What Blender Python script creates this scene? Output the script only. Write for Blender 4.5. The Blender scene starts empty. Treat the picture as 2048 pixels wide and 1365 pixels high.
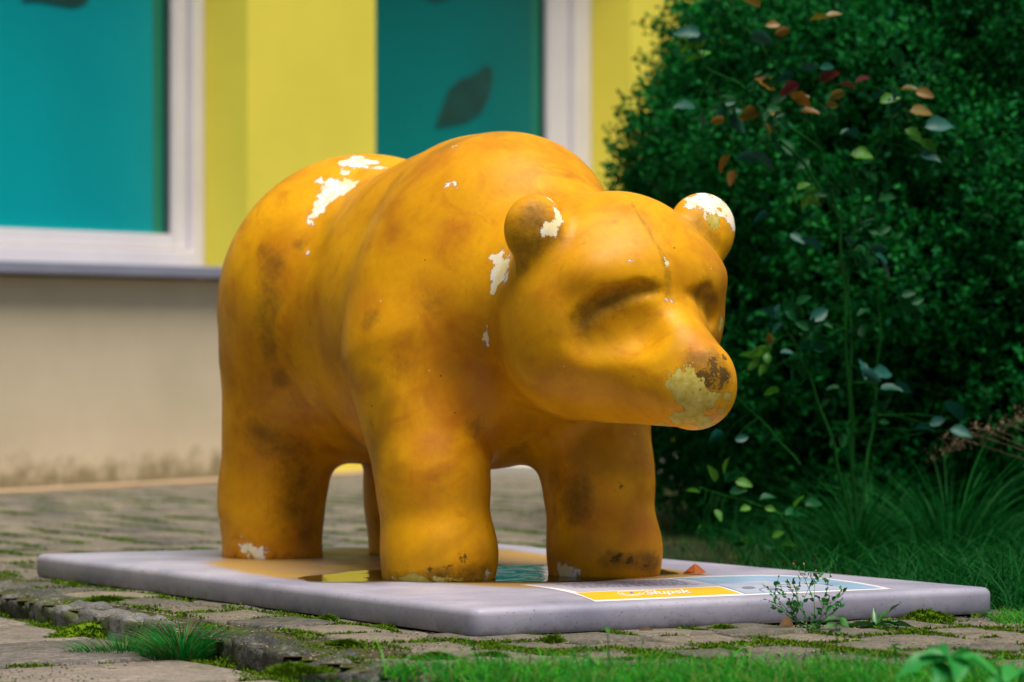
import bpy, bmesh, math, random
import numpy as np
from mathutils import Vector, Matrix
from mathutils.bvhtree import BVHTree

random.seed(7); rng = np.random.default_rng(7)
S = bpy.context.scene
COL = S.collection
R = math.radians

# ------------------------------------------------------------------ camera
FPX, HY, CH = 7488.0, 682.5, 0.60          # focal length in photo pixels, horizon row, camera height
cam_d = bpy.data.cameras.new('camera'); cam = bpy.data.objects.new('camera', cam_d); COL.objects.link(cam)
S.camera = cam
cam.location = (0, 0, CH); cam.rotation_euler = (R(90), 0, 0)
cam_d.sensor_width = 36; cam_d.lens = FPX / 2048 * 36
cam_d.clip_start = 0.1; cam_d.clip_end = 500
cam_d.dof.use_dof = True; cam_d.dof.focus_distance = 7.9; cam_d.dof.aperture_fstop = 3.9

# ------------------------------------------------------------------ light
w = bpy.data.worlds.new('World'); S.world = w; w.use_nodes = True
nt = w.node_tree
sky = nt.nodes.new('ShaderNodeTexSky'); sky.sky_type = 'NISHITA'; sky.sun_disc = False
SUN = Vector((0.16, -0.27, 0.95)).normalized()
sky.sun_elevation = math.asin(SUN.z); sky.sun_rotation = math.atan2(SUN.x, SUN.y)
sky.dust_density = 3.0; sky.air_density = 1.0
bg = nt.nodes['Background']; nt.links.new(sky.outputs[0], bg.inputs[0]); bg.inputs[1].default_value = 0.05
sd = bpy.data.lights.new('sun', 'SUN'); so = bpy.data.objects.new('sun', sd); COL.objects.link(so)
sd.energy = 3.7; sd.angle = R(34); sd.color = (1.0, 0.93, 0.82)
so.rotation_euler = SUN.to_track_quat('Z', 'Y').to_euler()
S.view_settings.view_transform = 'Standard'; S.view_settings.look = 'None'
S.view_settings.gamma = 1; S.view_settings.exposure = 0.55
S.view_settings.use_curve_mapping = False
S.render.engine = 'CYCLES'
S.cycles.max_bounces = 6; S.cycles.diffuse_bounces = 2; S.cycles.glossy_bounces = 2; S.cycles.transmission_bounces = 2; S.cycles.transparent_max_bounces = 6

# ------------------------------------------------------------------ helpers
def tag(o, label=None, cat=None, group=None, kind=None):
    if label: o['label'] = label
    if cat: o['category'] = cat
    if group: o['group'] = group
    if kind: o['kind'] = kind
    return o
def empty(name, loc=(0,0,0), rz=0):
    o = bpy.data.objects.new(name, None); o.empty_display_size = 0.1
    o.location = loc; o.rotation_euler = (0,0,rz); COL.objects.link(o); return o
def link(name, me, mat=None, parent=None, smooth=False):
    o = bpy.data.objects.new(name, me); COL.objects.link(o)
    if mat is not None and not me.materials: me.materials.append(mat)
    if parent is not None: o.parent = parent
    if smooth: me.shade_smooth()
    return o
def mesh_np(name, V, F):
    """V (n,3); F (m,3) or (m,4) arrays or list of lists"""
    me = bpy.data.meshes.new(name)
    if isinstance(F, np.ndarray):
        me.vertices.add(len(V)); me.vertices.foreach_set('co', np.asarray(V, np.float32).ravel())
        k = F.shape[1]
        me.loops.add(F.size); me.loops.foreach_set('vertex_index', F.astype(np.int32).ravel())
        me.polygons.add(len(F)); me.polygons.foreach_set('loop_start', np.arange(0, F.size, k, dtype=np.int32))
        me.update(calc_edges=True)
    else:
        me.from_pydata([tuple(v) for v in V], [], F); me.update()
    return me
def pix(px, py, Y):                        # a point at depth Y seen at photo pixel (px,py)
    return Vector(((px-1024)/FPX*Y, Y, CH-(py-HY)/FPX*Y))
def onz(px, py, z=0.0):                    # a point of the level plane z
    Y = (CH-z)*FPX/(py-HY); return Vector(((px-1024)/FPX*Y, Y, z))
def box_bm(bm, lo, hi, M=None):
    x0,y0,z0 = lo; x1,y1,z1 = hi
    vs = [bm.verts.new(Vector(c)) for c in ((x0,y0,z0),(x1,y0,z0),(x1,y1,z0),(x0,y1,z0),(x0,y0,z1),(x1,y0,z1),(x1,y1,z1),(x0,y1,z1))]
    if M is not None:
        for v in vs: v.co = M @ v.co
    for f in ((0,3,2,1),(4,5,6,7),(0,1,5,4),(1,2,6,5),(2,3,7,6),(3,0,4,7)): bm.faces.new([vs[i] for i in f])
def bm_mesh(bm, name, bevel=0, seg=2):
    if bevel: bmesh.ops.bevel(bm, geom=bm.edges[:], offset=bevel, segments=seg, affect='EDGES', profile=0.5)
    me = bpy.data.meshes.new(name); bm.to_mesh(me); bm.free(); return me
def boxes(name, lst, mat, parent, M=None, bevel=0):
    bm = bmesh.new()
    for lo, hi in lst: box_bm(bm, lo, hi, M)
    return link(name, bm_mesh(bm, name, bevel), mat, parent)
def tube_np(pts, rad, n=6):
    """swept tube arrays"""
    pts = [Vector(p) for p in pts]; V = []; F = []
    for i, p in enumerate(pts):
        t = (pts[min(i+1, len(pts)-1)] - pts[max(i-1, 0)]).normalized()
        a = t.cross(Vector((0.3,0.1,1))).normalized() if abs(t.z) < 0.95 else t.cross(Vector((1,0,0))).normalized()
        b = t.cross(a)
        r = rad[i] if hasattr(rad, '__len__') else rad
        for k in range(n):
            an = 2*math.pi*k/n; V.append(p + (a*math.cos(an)+b*math.sin(an))*r)
    for i in range(len(pts)-1):
        for k in range(n):
            F.append([i*n+k, i*n+(k+1)%n, (i+1)*n+(k+1)%n, (i+1)*n+k])
    return V, F
class MB:
    def __init__(s): s.V=[]; s.F=[]
    def add(s, V, F):
        o=len(s.V); s.V+=[tuple(v) for v in V]; s.F+=[[i+o for i in f] for f in F]
    def tube(s, pts, rad, n=6): s.add(*tube_np(pts, rad, n))
    def build(s, name, mat, parent=None, smooth=True): return link(name, mesh_np(name, s.V, s.F), mat, parent, smooth)

# ------------------------------------------------------------------ materials
def newmat(name, rough=0.6, spec=0.5):
    m = bpy.data.materials.new(name); m.use_nodes = True
    b = m.node_tree.nodes['Principled BSDF']; b.inputs['Roughness'].default_value = rough
    b.inputs['Specular IOR Level'].default_value = spec
    return m, m.node_tree, b
def N(t, typ, **kw):
    n = t.nodes.new(typ)
    for k, v in kw.items(): setattr(n, k, v)
    return n
def noise(t, scale, detail=4, rough=0.55, vec=None, dist=0.0):
    n = N(t, 'ShaderNodeTexNoise'); n.inputs['Scale'].default_value = scale; n.inputs['Detail'].default_value = detail
    n.inputs['Roughness'].default_value = rough; n.inputs['Distortion'].default_value = dist
    if vec is not None: t.links.new(vec, n.inputs['Vector'])
    return n.outputs['Fac']
def ramp(t, fac, stops, interp='LINEAR'):
    n = N(t, 'ShaderNodeValToRGB'); n.color_ramp.interpolation = interp
    el = n.color_ramp.elements
    while len(el) < len(stops): el.new(0.5)
    for e, (p, c) in zip(el, stops):
        e.position = p; e.color = (c, c, c, 1) if not hasattr(c, '__len__') else (*c, 1)
    t.links.new(fac, n.inputs[0]); return n.outputs[0]
def mix(t, fac, a, b, blend='MIX'):
    n = N(t, 'ShaderNodeMix', data_type='RGBA', blend_type=blend)
    if isinstance(fac, (int, float)): n.inputs[0].default_value = fac
    else: t.links.new(fac, n.inputs[0])
    for i, c in ((6, a), (7, b)):
        if hasattr(c, '__len__'): n.inputs[i].default_value = (*c, 1)
        else: t.links.new(c, n.inputs[i])
    return n.outputs[2]
def mth(t, op, a, b=0.0, clamp=False):
    n = N(t, 'ShaderNodeMath', operation=op); n.use_clamp = clamp
    for i, c in enumerate((a, b)):
        if isinstance(c, (int, float)): n.inputs[i].default_value = c
        else: t.links.new(c, n.inputs[i])
    return n.outputs[0]
def bump(t, b, h, strength=0.3, dist=0.01):
    n = N(t, 'ShaderNodeBump'); n.inputs['Strength'].default_value = strength; n.inputs['Distance'].default_value = dist
    t.links.new(h, n.inputs['Height']); t.links.new(n.outputs[0], b.inputs['Normal']); return n
def attr(t, name):
    n = N(t, 'ShaderNodeAttribute'); n.attribute_name = name; return n.outputs['Fac']
def objvec(t): return N(t, 'ShaderNodeTexCoord').outputs['Object']
def posvec(t): return N(t, 'ShaderNodeNewGeometry').outputs['Position']
def orand(t): return N(t, 'ShaderNodeObjectInfo').outputs['Random']

def simple(name, col, rough=0.6, var=0.15, scale=8, bumpd=0.0, spec=0.5, hv=None):
    m, t, b = newmat(name, rough, spec); v = objvec(t)
    lo = tuple(c*(1-var) for c in col); hi = tuple(min(1, c*(1+var)) for c in col)
    c = ramp(t, noise(t, scale, 5, vec=v), [(0.3, lo), (0.7, hi)])
    t.links.new(c, b.inputs['Base Color'])
    if bumpd: bump(t, b, noise(t, scale*12, 6, 0.7, vec=v), 0.5, bumpd)
    return m
def leafmat(name, cols, rough=0.45, trans=0.25, scale=25, spec=0.35, per_obj=False):
    m, t, b = newmat(name, rough, spec)
    n = len(cols)
    if per_obj: f = orand(t)
    else:
        g = N(t, 'ShaderNodeNewGeometry'); f = g.outputs['Random Per Island']
    c = ramp(t, f, [(i/max(1, n-1), cc) for i, cc in enumerate(cols)])
    c2 = mix(t, mth(t, 'MULTIPLY', noise(t, scale, 3, vec=posvec(t)), 0.6), c, tuple(x*0.45 for x in cols[0]))
    t.links.new(c2, b.inputs['Base Color'])
    tr = N(t, 'ShaderNodeBsdfTranslucent'); t.links.new(c2, tr.inputs[0])
    ms = N(t, 'ShaderNodeMixShader'); ms.inputs[0].default_value = trans
    out = t.nodes['Material Output']
    t.links.new(b.outputs[0], ms.inputs[1]); t.links.new(tr.outputs[0], ms.inputs[2]); t.links.new(ms.outputs[0], out.inputs[0])
    return m

# bear paint
def bear_material():
    m, t, b = newmat('weathered_yellow_paint', 0.5, 0.2); v = objvec(t)
    big = noise(t, 4.5, 4, 0.6, v, 0.6)
    base = ramp(t, big, [(0.33, (0.48,0.175,0.0008)), (0.50, (0.66,0.295,0.001)), (0.66, (0.78,0.37,0.001))])
    # reddish and olive stains
    st = ramp(t, noise(t, 6.5, 5, 0.65, v, 1.2), [(0.55, 0.0), (0.70, 1.0)])
    base = mix(t, mth(t, 'MULTIPLY', st, 0.6), base, (0.45,0.13,0.003))
    st2 = ramp(t, noise(t, 5.2, 3, 0.5, mapping(t, v, (3.1,1.7,5.0))), [(0.56, 0.0), (0.72, 1.0)])
    base = mix(t, mth(t, 'MULTIPLY', st2, 0.62), base, (0.26,0.14,0.004))
    fine = ramp(t, noise(t, 60, 6, 0.75, v), [(0.35, 0.0), (0.75, 1.0)])
    base = mix(t, mth(t, 'MULTIPLY', fine, 0.26), base, (0.42,0.16,0.005))
    # fine scratches and drip streaks
    scr = ramp(t, noise(t, 30, 6, 0.8, mapping(t, v, (4,1,2), (3.0,3.0,0.35)), 0.5), [(0.60, 0.0), (0.68, 1.0)])
    base = mix(t, mth(t, 'MULTIPLY', scr, 0.38), base, (0.30,0.115,0.004))
    scr2 = ramp(t, noise(t, 70, 4, 0.8, mapping(t, v, (1,5,2), (0.4,2.5,2.5)), 1.5), [(0.68, 0.0), (0.71, 1.0)])
    base = mix(t, mth(t, 'MULTIPLY', scr2, 0.5), base, (0.16,0.08,0.01))
    pin = ramp(t, noise(t, 150, 3, 0.7, v), [(0.66, 0.0), (0.70, 1.0)])
    base = mix(t, mth(t, 'MULTIPLY', pin, 0.4), base, (0.14,0.07,0.008))
    # rust-red rubbed areas
    red = attr(t, 'rust'); rf = mth(t, 'MULTIPLY', red, ramp(t, noise(t, 18, 5, 0.7, v), [(0.35, 0.2), (0.65, 1.0)]))
    base = mix(t, mth(t, 'MULTIPLY', rf, 0.75), base, (0.40,0.10,0.008))
    # grime, plus shade of flank creases, inner legs and belly painted in
    g = attr(t, 'grime_shade')
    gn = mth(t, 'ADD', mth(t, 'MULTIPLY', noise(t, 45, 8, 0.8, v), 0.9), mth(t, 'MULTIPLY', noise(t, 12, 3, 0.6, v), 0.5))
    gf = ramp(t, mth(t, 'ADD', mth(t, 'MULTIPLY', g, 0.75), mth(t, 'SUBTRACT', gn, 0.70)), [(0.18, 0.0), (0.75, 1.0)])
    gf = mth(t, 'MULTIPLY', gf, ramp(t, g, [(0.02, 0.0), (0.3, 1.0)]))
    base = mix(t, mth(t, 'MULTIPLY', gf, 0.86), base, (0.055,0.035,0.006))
    # soot-black flakes
    k = attr(t, 'black')
    kf = ramp(t, mth(t, 'ADD', k, mth(t, 'MULTIPLY', mth(t, 'SUBTRACT', noise(t, 70, 6, 0.8, v), 0.5), 3.4)), [(0.52, 0.0), (0.66, 1.0)])
    kf = mth(t, 'MULTIPLY', kf, ramp(t, k, [(0.05, 0.0), (0.15, 1.0)]))
    base = mix(t, mth(t, 'MULTIPLY', kf, 0.8), base, (0.045,0.028,0.008))
    # chips: cream primer and white coat
    nz = mth(t, 'SUBTRACT', mth(t, 'ADD', mth(t, 'MULTIPLY', noise(t, 46, 7, 0.75, v), 0.7), mth(t, 'MULTIPLY', noise(t, 17, 3, 0.6, v), 0.5)), 0.6)
    cr = attr(t, 'cream')
    cf = ramp(t, mth(t, 'ADD', cr, mth(t, 'MULTIPLY', nz, 2.6)), [(0.46, 0.0), (0.50, 1.0)])
    cf = mth(t, 'MULTIPLY', cf, ramp(t, cr, [(0.04, 0.0), (0.12, 1.0)]))
    creamc = ramp(t, noise(t, 50, 5, 0.7, v), [(0.35, (0.40,0.31,0.035)), (0.7, (0.62,0.50,0.14))])
    base = mix(t, cf, base, creamc)
    ch = attr(t, 'chip')
    hf = ramp(t, mth(t, 'ADD', ch, mth(t, 'MULTIPLY', nz, 3.2)), [(0.47, 0.0), (0.50, 1.0)])
    hf = mth(t, 'MULTIPLY', hf, ramp(t, ch, [(0.04, 0.0), (0.12, 1.0)]))
    whitec = ramp(t, noise(t, 22, 4, 0.6, v), [(0.35, (0.78,0.66,0.30)), (0.6, (0.86,0.80,0.74))])
    ring = ramp(t, mth(t, 'ADD', ch, mth(t, 'MULTIPLY', nz, 3.2)), [(0.36, 0.0), (0.44, 1.0)])
    ring = mth(t, 'MULTIPLY', mth(t, 'MULTIPLY', ring, ramp(t, ch, [(0.04, 0.0), (0.12, 1.0)])), 0.75)
    base = mix(t, ring, base, (0.50,0.24,0.09))
    base = mix(t, hf, base, whitec)
    # tiny flecks
    vor = N(t, 'ShaderNodeTexVoronoi'); vor.inputs['Scale'].default_value = 34; t.links.new(v, vor.inputs['Vector'])
    fk = mth(t, 'MULTIPLY', ramp(t, vor.outputs['Distance'], [(0.05, 1.0), (0.085, 0.0)]), ramp(t, noise(t, 9, 3, 0.6, v), [(0.60, 0.0), (0.64, 1.0)]))
    base = mix(t, fk, base, (0.75,0.55,0.25))
    vb = N(t, 'ShaderNodeTexVoronoi'); vb.inputs['Scale'].default_value = 21; t.links.new(mapping(t, v, (7,3,2)), vb.inputs['Vector'])
    fb = mth(t, 'MULTIPLY', ramp(t, vb.outputs['Distance'], [(0.035, 1.0), (0.06, 0.0)]), ramp(t, noise(t, 7, 3, 0.6, mapping(t, v, (1,9,4))), [(0.56, 0.0), (0.60, 1.0)]))
    base = mix(t, fb, base, (0.05,0.04,0.012))
    t.links.new(base, b.inputs['Base Color'])
    rr = mth(t, 'ADD', mth(t, 'MULTIPLY', noise(t, 14, 5, 0.6, v), 0.22), 0.30)
    rr = mth(t, 'ADD', rr, mth(t, 'MULTIPLY', mth(t, 'MAXIMUM', hf, mth(t, 'MAXIMUM', cf, gf)), 0.3), True)
    t.links.new(mth(t, 'ADD', rr, 0.06, True), b.inputs['Roughness'])
    hgt = mth(t, 'SUBTRACT', mth(t, 'MULTIPLY', noise(t, 90, 6, 0.7, v), 0.22), mth(t, 'MAXIMUM', hf, mth(t, 'MAXIMUM', cf, kf)))
    bump(t, b, hgt, 0.8, 0.0016)
    return m
def mapping(t, v, loc, scale=(1,1,1)):
    n = N(t, 'ShaderNodeMapping'); n.inputs['Location'].default_value = loc; n.inputs['Scale'].default_value = scale
    t.links.new(v, n.inputs['Vector']); return n.outputs[0]

def concrete(name, c0, c1, c2, moss=0.3, sc=1.0, per=True, world=True):
    m, t, b = newmat(name, 0.92, 0.2); v = posvec(t)
    n1 = noise(t, 14*sc, 6, 0.7, v); n2 = noise(t, 160*sc, 5, 0.75, v); n3 = noise(t, 4*sc, 3, 0.6, v)
    c = ramp(t, n1, [(0.32, c0), (0.5, c1), (0.68, c2)])
    c = mix(t, mth(t, 'MULTIPLY', ramp(t, n2, [(0.45, 0.0), (0.58, 1.0)]), 0.72), c, tuple(x*0.35 for x in c0))
    c = mix(t, mth(t, 'MULTIPLY', ramp(t, noise(t, 230*sc, 3, 0.6, mapping(t, v, (3,3,3))), [(0.6, 0.0), (0.68, 1.0)]), 0.6), c, tuple(min(1, x*1.9) for x in c2))
    c = mix(t, mth(t, 'MULTIPLY', ramp(t, noise(t, 55*sc, 4, 0.8, mapping(t, v, (2,8,1))), [(0.49, 0.0), (0.56, 1.0)]), 0.8), c, tuple(x*0.45 for x in c0))
    if per: c = mix(t, 0.42, c, ramp(t, orand(t), [(0.0, c0), (1.0, c2)]))
    if moss:
        mf = ramp(t, mth(t, 'ADD', noise(t, 7*sc, 6, 0.7, mapping(t, v, (9,2,1))), mth(t, 'MULTIPLY', noise(t, 70*sc, 3, 0.7, v), 0.3)), [(0.78-moss*0.25, 0.0), (0.92-moss*0.25, 1.0)])
        c = mix(t, mth(t, 'MULTIPLY', mf, 0.8), c, (0.06,0.085,0.008))
    t.links.new(c, b.inputs['Base Color'])
    bump(t, b, mth(t, 'ADD', n1, mth(t, 'MULTIPLY', n2, 0.7)), 1.0, 0.010)
    return m
PAVER = concrete('paver_concrete', (0.09,0.09,0.088), (0.22,0.20,0.17), (0.42,0.35,0.25), 0.3)
OLDSLAB = concrete('old_slab_concrete', (0.095,0.095,0.095), (0.22,0.20,0.18), (0.48,0.40,0.32), 0.2)
KERB = concrete('kerb_concrete', (0.025,0.026,0.022), (0.075,0.073,0.066), (0.40,0.39,0.38), 0.7)
SAND = concrete('joint_sand', (0.05,0.04,0.025), (0.12,0.09,0.055), (0.24,0.175,0.10), 0.9, per=False)
SOIL = concrete('soil', (0.010,0.014,0.006), (0.020,0.024,0.010), (0.035,0.035,0.015), 0.6, per=False)

# ------------------------------------------------------------------ ground
U = Vector((-0.490, 0.872, 0)); Vv = Vector((0.8725, 0.488, 0)); NC = Vector((-0.077, 7.545, 0))
KA = Vector((-0.963, 8.37, 0)); KD = Vector((0.42, -0.9075, 0)); KM = Vector((-0.9075, -0.42, 0))
LOW = -0.045
def kside(x, y): return (x-KA.x)*KM.x + (y-KA.y)*KM.y
def gz(x, y): return LOW if kside(x, y) > 0.03 else 0.0
def uv(x, y): d = Vector((x, y, 0))-NC; return d.dot(U), d.dot(Vv)
def soil(x, y):
    u, v = uv(x, y)
    return (v > 1.38 and u > -0.02 and x > 0.2)
gm = mesh_np('ground', [(-80,-20,-0.09),(80,-20,-0.09),(80,140,-0.09),(-80,140,-0.09)], [[0,1,2,3]])
tag(link('ground', gm, SOIL), kind='structure')
# planting bed: a soil sheet a little below the paving
bed = []
def rect_uv(u0, u1, v0, v1, z):
    return [tuple((NC+U*u+Vv*v+Vector((0,0,z)))) for u, v in ((u0,v0),(u0,v1),(u1,v1),(u1,v0))]
tag(link('planting_bed', mesh_np('planting_bed', rect_uv(-0.02, 8, 1.36, 8, -0.012), [[0,1,2,3]]), SOIL), kind='structure')

pave = empty('pavement'); tag(pave, kind='structure')
# joint sand under the pavers (upper level), fine relief
def sheet(name, mat, zf, inside, x0, x1, y0, y1, step, parent):
    nx = int((x1-x0)/step)+1; ny = int((y1-y0)/step)+1
    xs = np.linspace(x0, x1, nx); ys = np.linspace(y0, y1, ny)
    X, Y = np.meshgrid(xs, ys, indexing='ij')
    Z = zf(X, Y)
    V = np.stack([X.ravel(), Y.ravel(), Z.ravel()], 1)
    I = np.arange(nx*ny).reshape(nx, ny)
    F = np.stack([I[:-1,:-1], I[1:,:-1], I[1:,1:], I[:-1,1:]], -1).reshape(-1, 4)
    cx = V[F].mean(1); F = F[inside(cx[:,0], cx[:,1])]
    me = mesh_np(name, V, F)
    o = link(name, me, mat, parent, True); return o
def lumps(X, Y, amp, s=1.0):
    return amp*(np.sin(X*37*s+np.sin(Y*23*s)*1.7)*np.sin(Y*41*s+1.3*np.sin(X*29*s))*0.6 + np.sin(X*91*s+Y*63*s)*0.3)
def ks(X, Y): return (X-KA.x)*KM.x+(Y-KA.y)*KM.y
sheet('joint_sand', SAND, lambda X,Y: -0.006+lumps(X,Y,0.0022), lambda x,y: (ks(x,y) < 0.0) & ~(((x-NC.x)*Vv.x+(y-NC.y)*Vv.y > 1.40) & ((x-NC.x)*U.x+(y-NC.y)*U.y > 0.0) & (x > 0.24)), -3.0, 3.0, 5.5, 19.5, 0.04, pave)
sheet('joint_sand', SAND, lambda X,Y: LOW-0.006+lumps(X,Y,0.002), lambda x,y: ks(x,y) > -0.04, -3.0, 1.2, 5.0, 13.5, 0.04, pave)

def paver_mesh(lx, ly, h, seed, bev=0.007):
    r = random.Random(seed)
    n = 5
    pts = []
    def jit(a): return (r.random()-0.5)*a
    corner = [(-lx/2,-ly/2),(lx/2,-ly/2),(lx/2,ly/2),(-lx/2,ly/2)]
    ring = []
    for i in range(4):
        a = corner[i]; b_ = corner[(i+1)%4]
        for k in range(3):
            f = (k+0.12)/3 if k else 0.04
            ring.append((a[0]+(b_[0]-a[0])*f+jit(0.004), a[1]+(b_[1]-a[1])*f+jit(0.004)))
    m_ = len(ring); V = []
    for (x,y) in ring: V.append((x, y, -h))
    for (x,y) in ring: V.append((x, y, -bev*0.9+jit(0.002)))
    for (x,y) in ring:
        l = math.hypot(x,y); V.append((x*(1-bev/l), y*(1-bev/l), jit(0.0040)))
    V.append((0,0,jit(0.004)))
    F = []
    for j in range(2):
        for i in range(m_): F.append([j*m_+i, j*m_+(i+1)%m_, (j+1)*m_+(i+1)%m_, (j+1)*m_+i])
    for i in range(m_): F.append([2*m_+i, 2*m_+(i+1)%m_, 3*m_])
    return V, F
PU, PV, GAP = 0.235, 0.185, 0.010
variants = []
for s_ in range(10):
    V, F = paver_mesh(PU-GAP, PV-GAP, 0.06, s_)
    me = mesh_np('paving_stone', V, F); me.materials.append(PAVER); me.shade_smooth(); variants.append((me, V, F))
rotU = math.atan2(U.y, U.x)
cand = []
for j in range(-14, 26):
    for i in range(-18, 50):
        u = (i+0.5*(j%2)+0.13*math.sin(j*2.3))*PU; v = (j+0.5)*PV-0.06
        p = NC+U*u+Vv*v
        if not (5.6 < p.y < 19.2 and -3.0 < p.x < 3.0): continue
        if abs(p.x) > 0.1368*p.y+0.22: continue
        if kside(p.x, p.y) > -0.145: continue
        if soil(p.x, p.y): continue
        if 0.12 < u < 2.15 and 0.09 < v < 1.2: continue        # under the plinth
        if p.x*0.854-0.52*(p.y-14.85)+2.03*0.854 < -0.08: continue   # behind the facade
        if p.y < 6.35: continue
        cand.append((p.y, p, j))
cand.sort(key=lambda c: c[0])
rest = MB()
for n_, (d, p, j) in enumerate(cand):
    me, V, F = variants[random.randrange(10)]
    tx, ty = random.gauss(0, 0.010), random.gauss(0, 0.010); dz = random.gauss(0.001, 0.0022)
    M = Matrix.Translation((p.x, p.y, dz)) @ Matrix.Rotation(rotU+random.gauss(0,0.012), 4, 'Z') @ Matrix.Rotation(tx, 4, 'X') @ Matrix.Rotation(ty, 4, 'Y')
    if n_ < 299:
        o = link('paving_stone', me, None, pave); o.matrix_local = M
    else:
        rest.add([M @ Vector(v) for v in V], F)
o = rest.build('paving_stone', PAVER, pave); o['kind'] = 'stuff'

# lower, older slabs in front of the kerb
bigv = []
for s_ in range(5):
    V, F = paver_mesh(0.49, 0.49, 0.05, 50+s_, 0.010)
    me = mesh_np('concrete_slab', V, F); me.materials.append(OLDSLAB); me.shade_smooth(); bigv.append(me)
for i in range(-3, 12):
    for j in range(0, 4):
        c = KA+KD*(i*0.5+0.1)+KM*(0.30+j*0.5)
        if abs(c.x) > 0.1368*c.y+0.5 or c.y < 5.4: continue
        if c.x > 0.1: continue
        o = link('concrete_slab', bigv[random.randrange(5)], None, pave)
        o.location = (c.x, c.y, LOW+random.gauss(0, 0.002)); o.rotation_euler = (random.gauss(0,0.01), random.gauss(0,0.01), math.atan2(KD.y, KD.x)+random.gauss(0,0.01))
# kerb stones, broken rough edges
def rock(name, lx, ly, lz, seed, mat, nx=26, ny=9):
    bm = bmesh.new()
    bmesh.ops.create_cube(bm, size=1)
    bmesh.ops.subdivide_edges(bm, edges=bm.edges[:], cuts=10, use_grid_fill=True)
    r = np.random.default_rng(seed); ph = r.random(12)*6.28
    for v in bm.verts:
        x, y, z = v.co
        l = v.co.length; k = 0.5/max(abs(x),abs(y),abs(z)) if l else 1
        s = Vector((x,y,z)); sp = s.normalized()*0.5*1.25
        q = s.lerp(sp, 0.10)
        q = Vector((q.x*lx, q.y*ly, q.z*lz))
        w_ = Vector((q.x, q.y, q.z))*1.0
        d = 0.010*math.sin(w_.x*31+ph[0]+math.sin(w_.y*40+ph[1]))+0.007*math.sin(w_.x*73+ph[2]+2*math.sin(w_.z*60+ph[3]))+0.004*math.sin(w_.y*130+ph[4]+w_.x*110)
        d += (r.random()-0.5)*0.003
        n = s.normalized(); v.co = q+Vector((n.x*0.4, n.y, n.z))*d
    me = bm_mesh(bm, name); return link(name, me, mat, None, True)
kp = []
pos = -1.6
for s_, L_ in enumerate((0.42,0.46,0.40,0.36,0.44,0.40,0.42,0.36,0.4,0.45)):
    c = KA+KD*(pos+L_/2)+KM*(-0.045+0.012*math.sin(s_*2.1))
    o = rock('kerb_stone', L_-0.004, 0.12, 0.125, s_, KERB); o.parent = pave
    o.location = (c.x, c.y, -0.069+0.004*math.sin(s_*3.3)); o.rotation_euler = (R(9*math.sin(s_)), R(1.5*math.cos(s_*2)), math.atan2(KD.y, KD.x)+R(3)*math.sin(s_*1.7))
    pos += L_

# ------------------------------------------------------------------ building
Wd = Vector((0.52, 0.854, 0)).normalized(); Wn = Vector((0.854, -0.52, 0)).normalized()
W0 = Vector((-2.03, 14.85, 0))
YEL = simple('yellow_render', (0.90,0.77,0.09), 0.9, 0.05, 1.6, 0.003, 0.2)
def plinth_mat():
    m, t, b = newmat('beige_render', 0.95, 0.15); v = posvec(t)
    c = ramp(t, noise(t, 1.8, 4, 0.6, v), [(0.3, (0.62,0.53,0.37)), (0.7, (0.72,0.61,0.44))])
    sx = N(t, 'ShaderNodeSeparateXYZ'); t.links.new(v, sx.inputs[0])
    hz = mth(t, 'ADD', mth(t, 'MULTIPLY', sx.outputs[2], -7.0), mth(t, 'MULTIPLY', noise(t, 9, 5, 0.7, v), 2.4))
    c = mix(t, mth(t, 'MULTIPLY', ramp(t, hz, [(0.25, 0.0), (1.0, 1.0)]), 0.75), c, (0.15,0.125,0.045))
    t.links.new(c, b.inputs['Base Color']); bump(t, b, noise(t, 60, 5, 0.7, v), 0.4, 0.004); return m
BEI = plinth_mat()
WHT = simple('white_pvc', (0.82,0.77,0.79), 0.45, 0.05, 3, 0)
GRY = simple('grey_sill_metal', (0.26,0.27,0.36), 0.5, 0.08, 4, 0)
GASK = simple('dark_gasket', (0.035,0.06,0.065), 0.6, 0.1, 4, 0)
def teal_mat(name, c0, c1):
    m, t, b = newmat(name, 0.35, 0.12); v = posvec(t)
    c = ramp(t, noise(t, 1.1, 2, 0.4, v), [(0.3, c0), (0.7, c1)]); t.links.new(c, b.inputs['Base Color']); return m
TEAL = teal_mat('teal_film_glass', (0.0,0.33,0.36), (0.0,0.40,0.43))
TEAL2 = teal_mat('dark_teal_film_glass', (0.0,0.17,0.155), (0.0,0.21,0.19))
LEAFD = simple('dark_green_film', (0.002,0.060,0.045), 0.5, 0.3, 6, 0)
GSTRIP = simple('green_edge_film', (0.0,0.22,0.14), 0.3, 0.1, 3, 0)
bld = empty('building', W0); tag(bld, 'yellow rendered building with teal windows in white frames above a beige plinth', 'building')
BM = Matrix.Identity(4)
for r_ in range(3): BM[r_][0] = Wd[r_]; BM[r_][1] = -Wn[r_]   # local x along the wall, local y into the wall
BMr = BM
D = 0.228   # depth of the reveals
TOP = 3.6
def bpart(name, lst, mat, bevel=0, parent=None):
    o = boxes(name, lst, mat, parent or bld, BMr, bevel); return o
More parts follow.
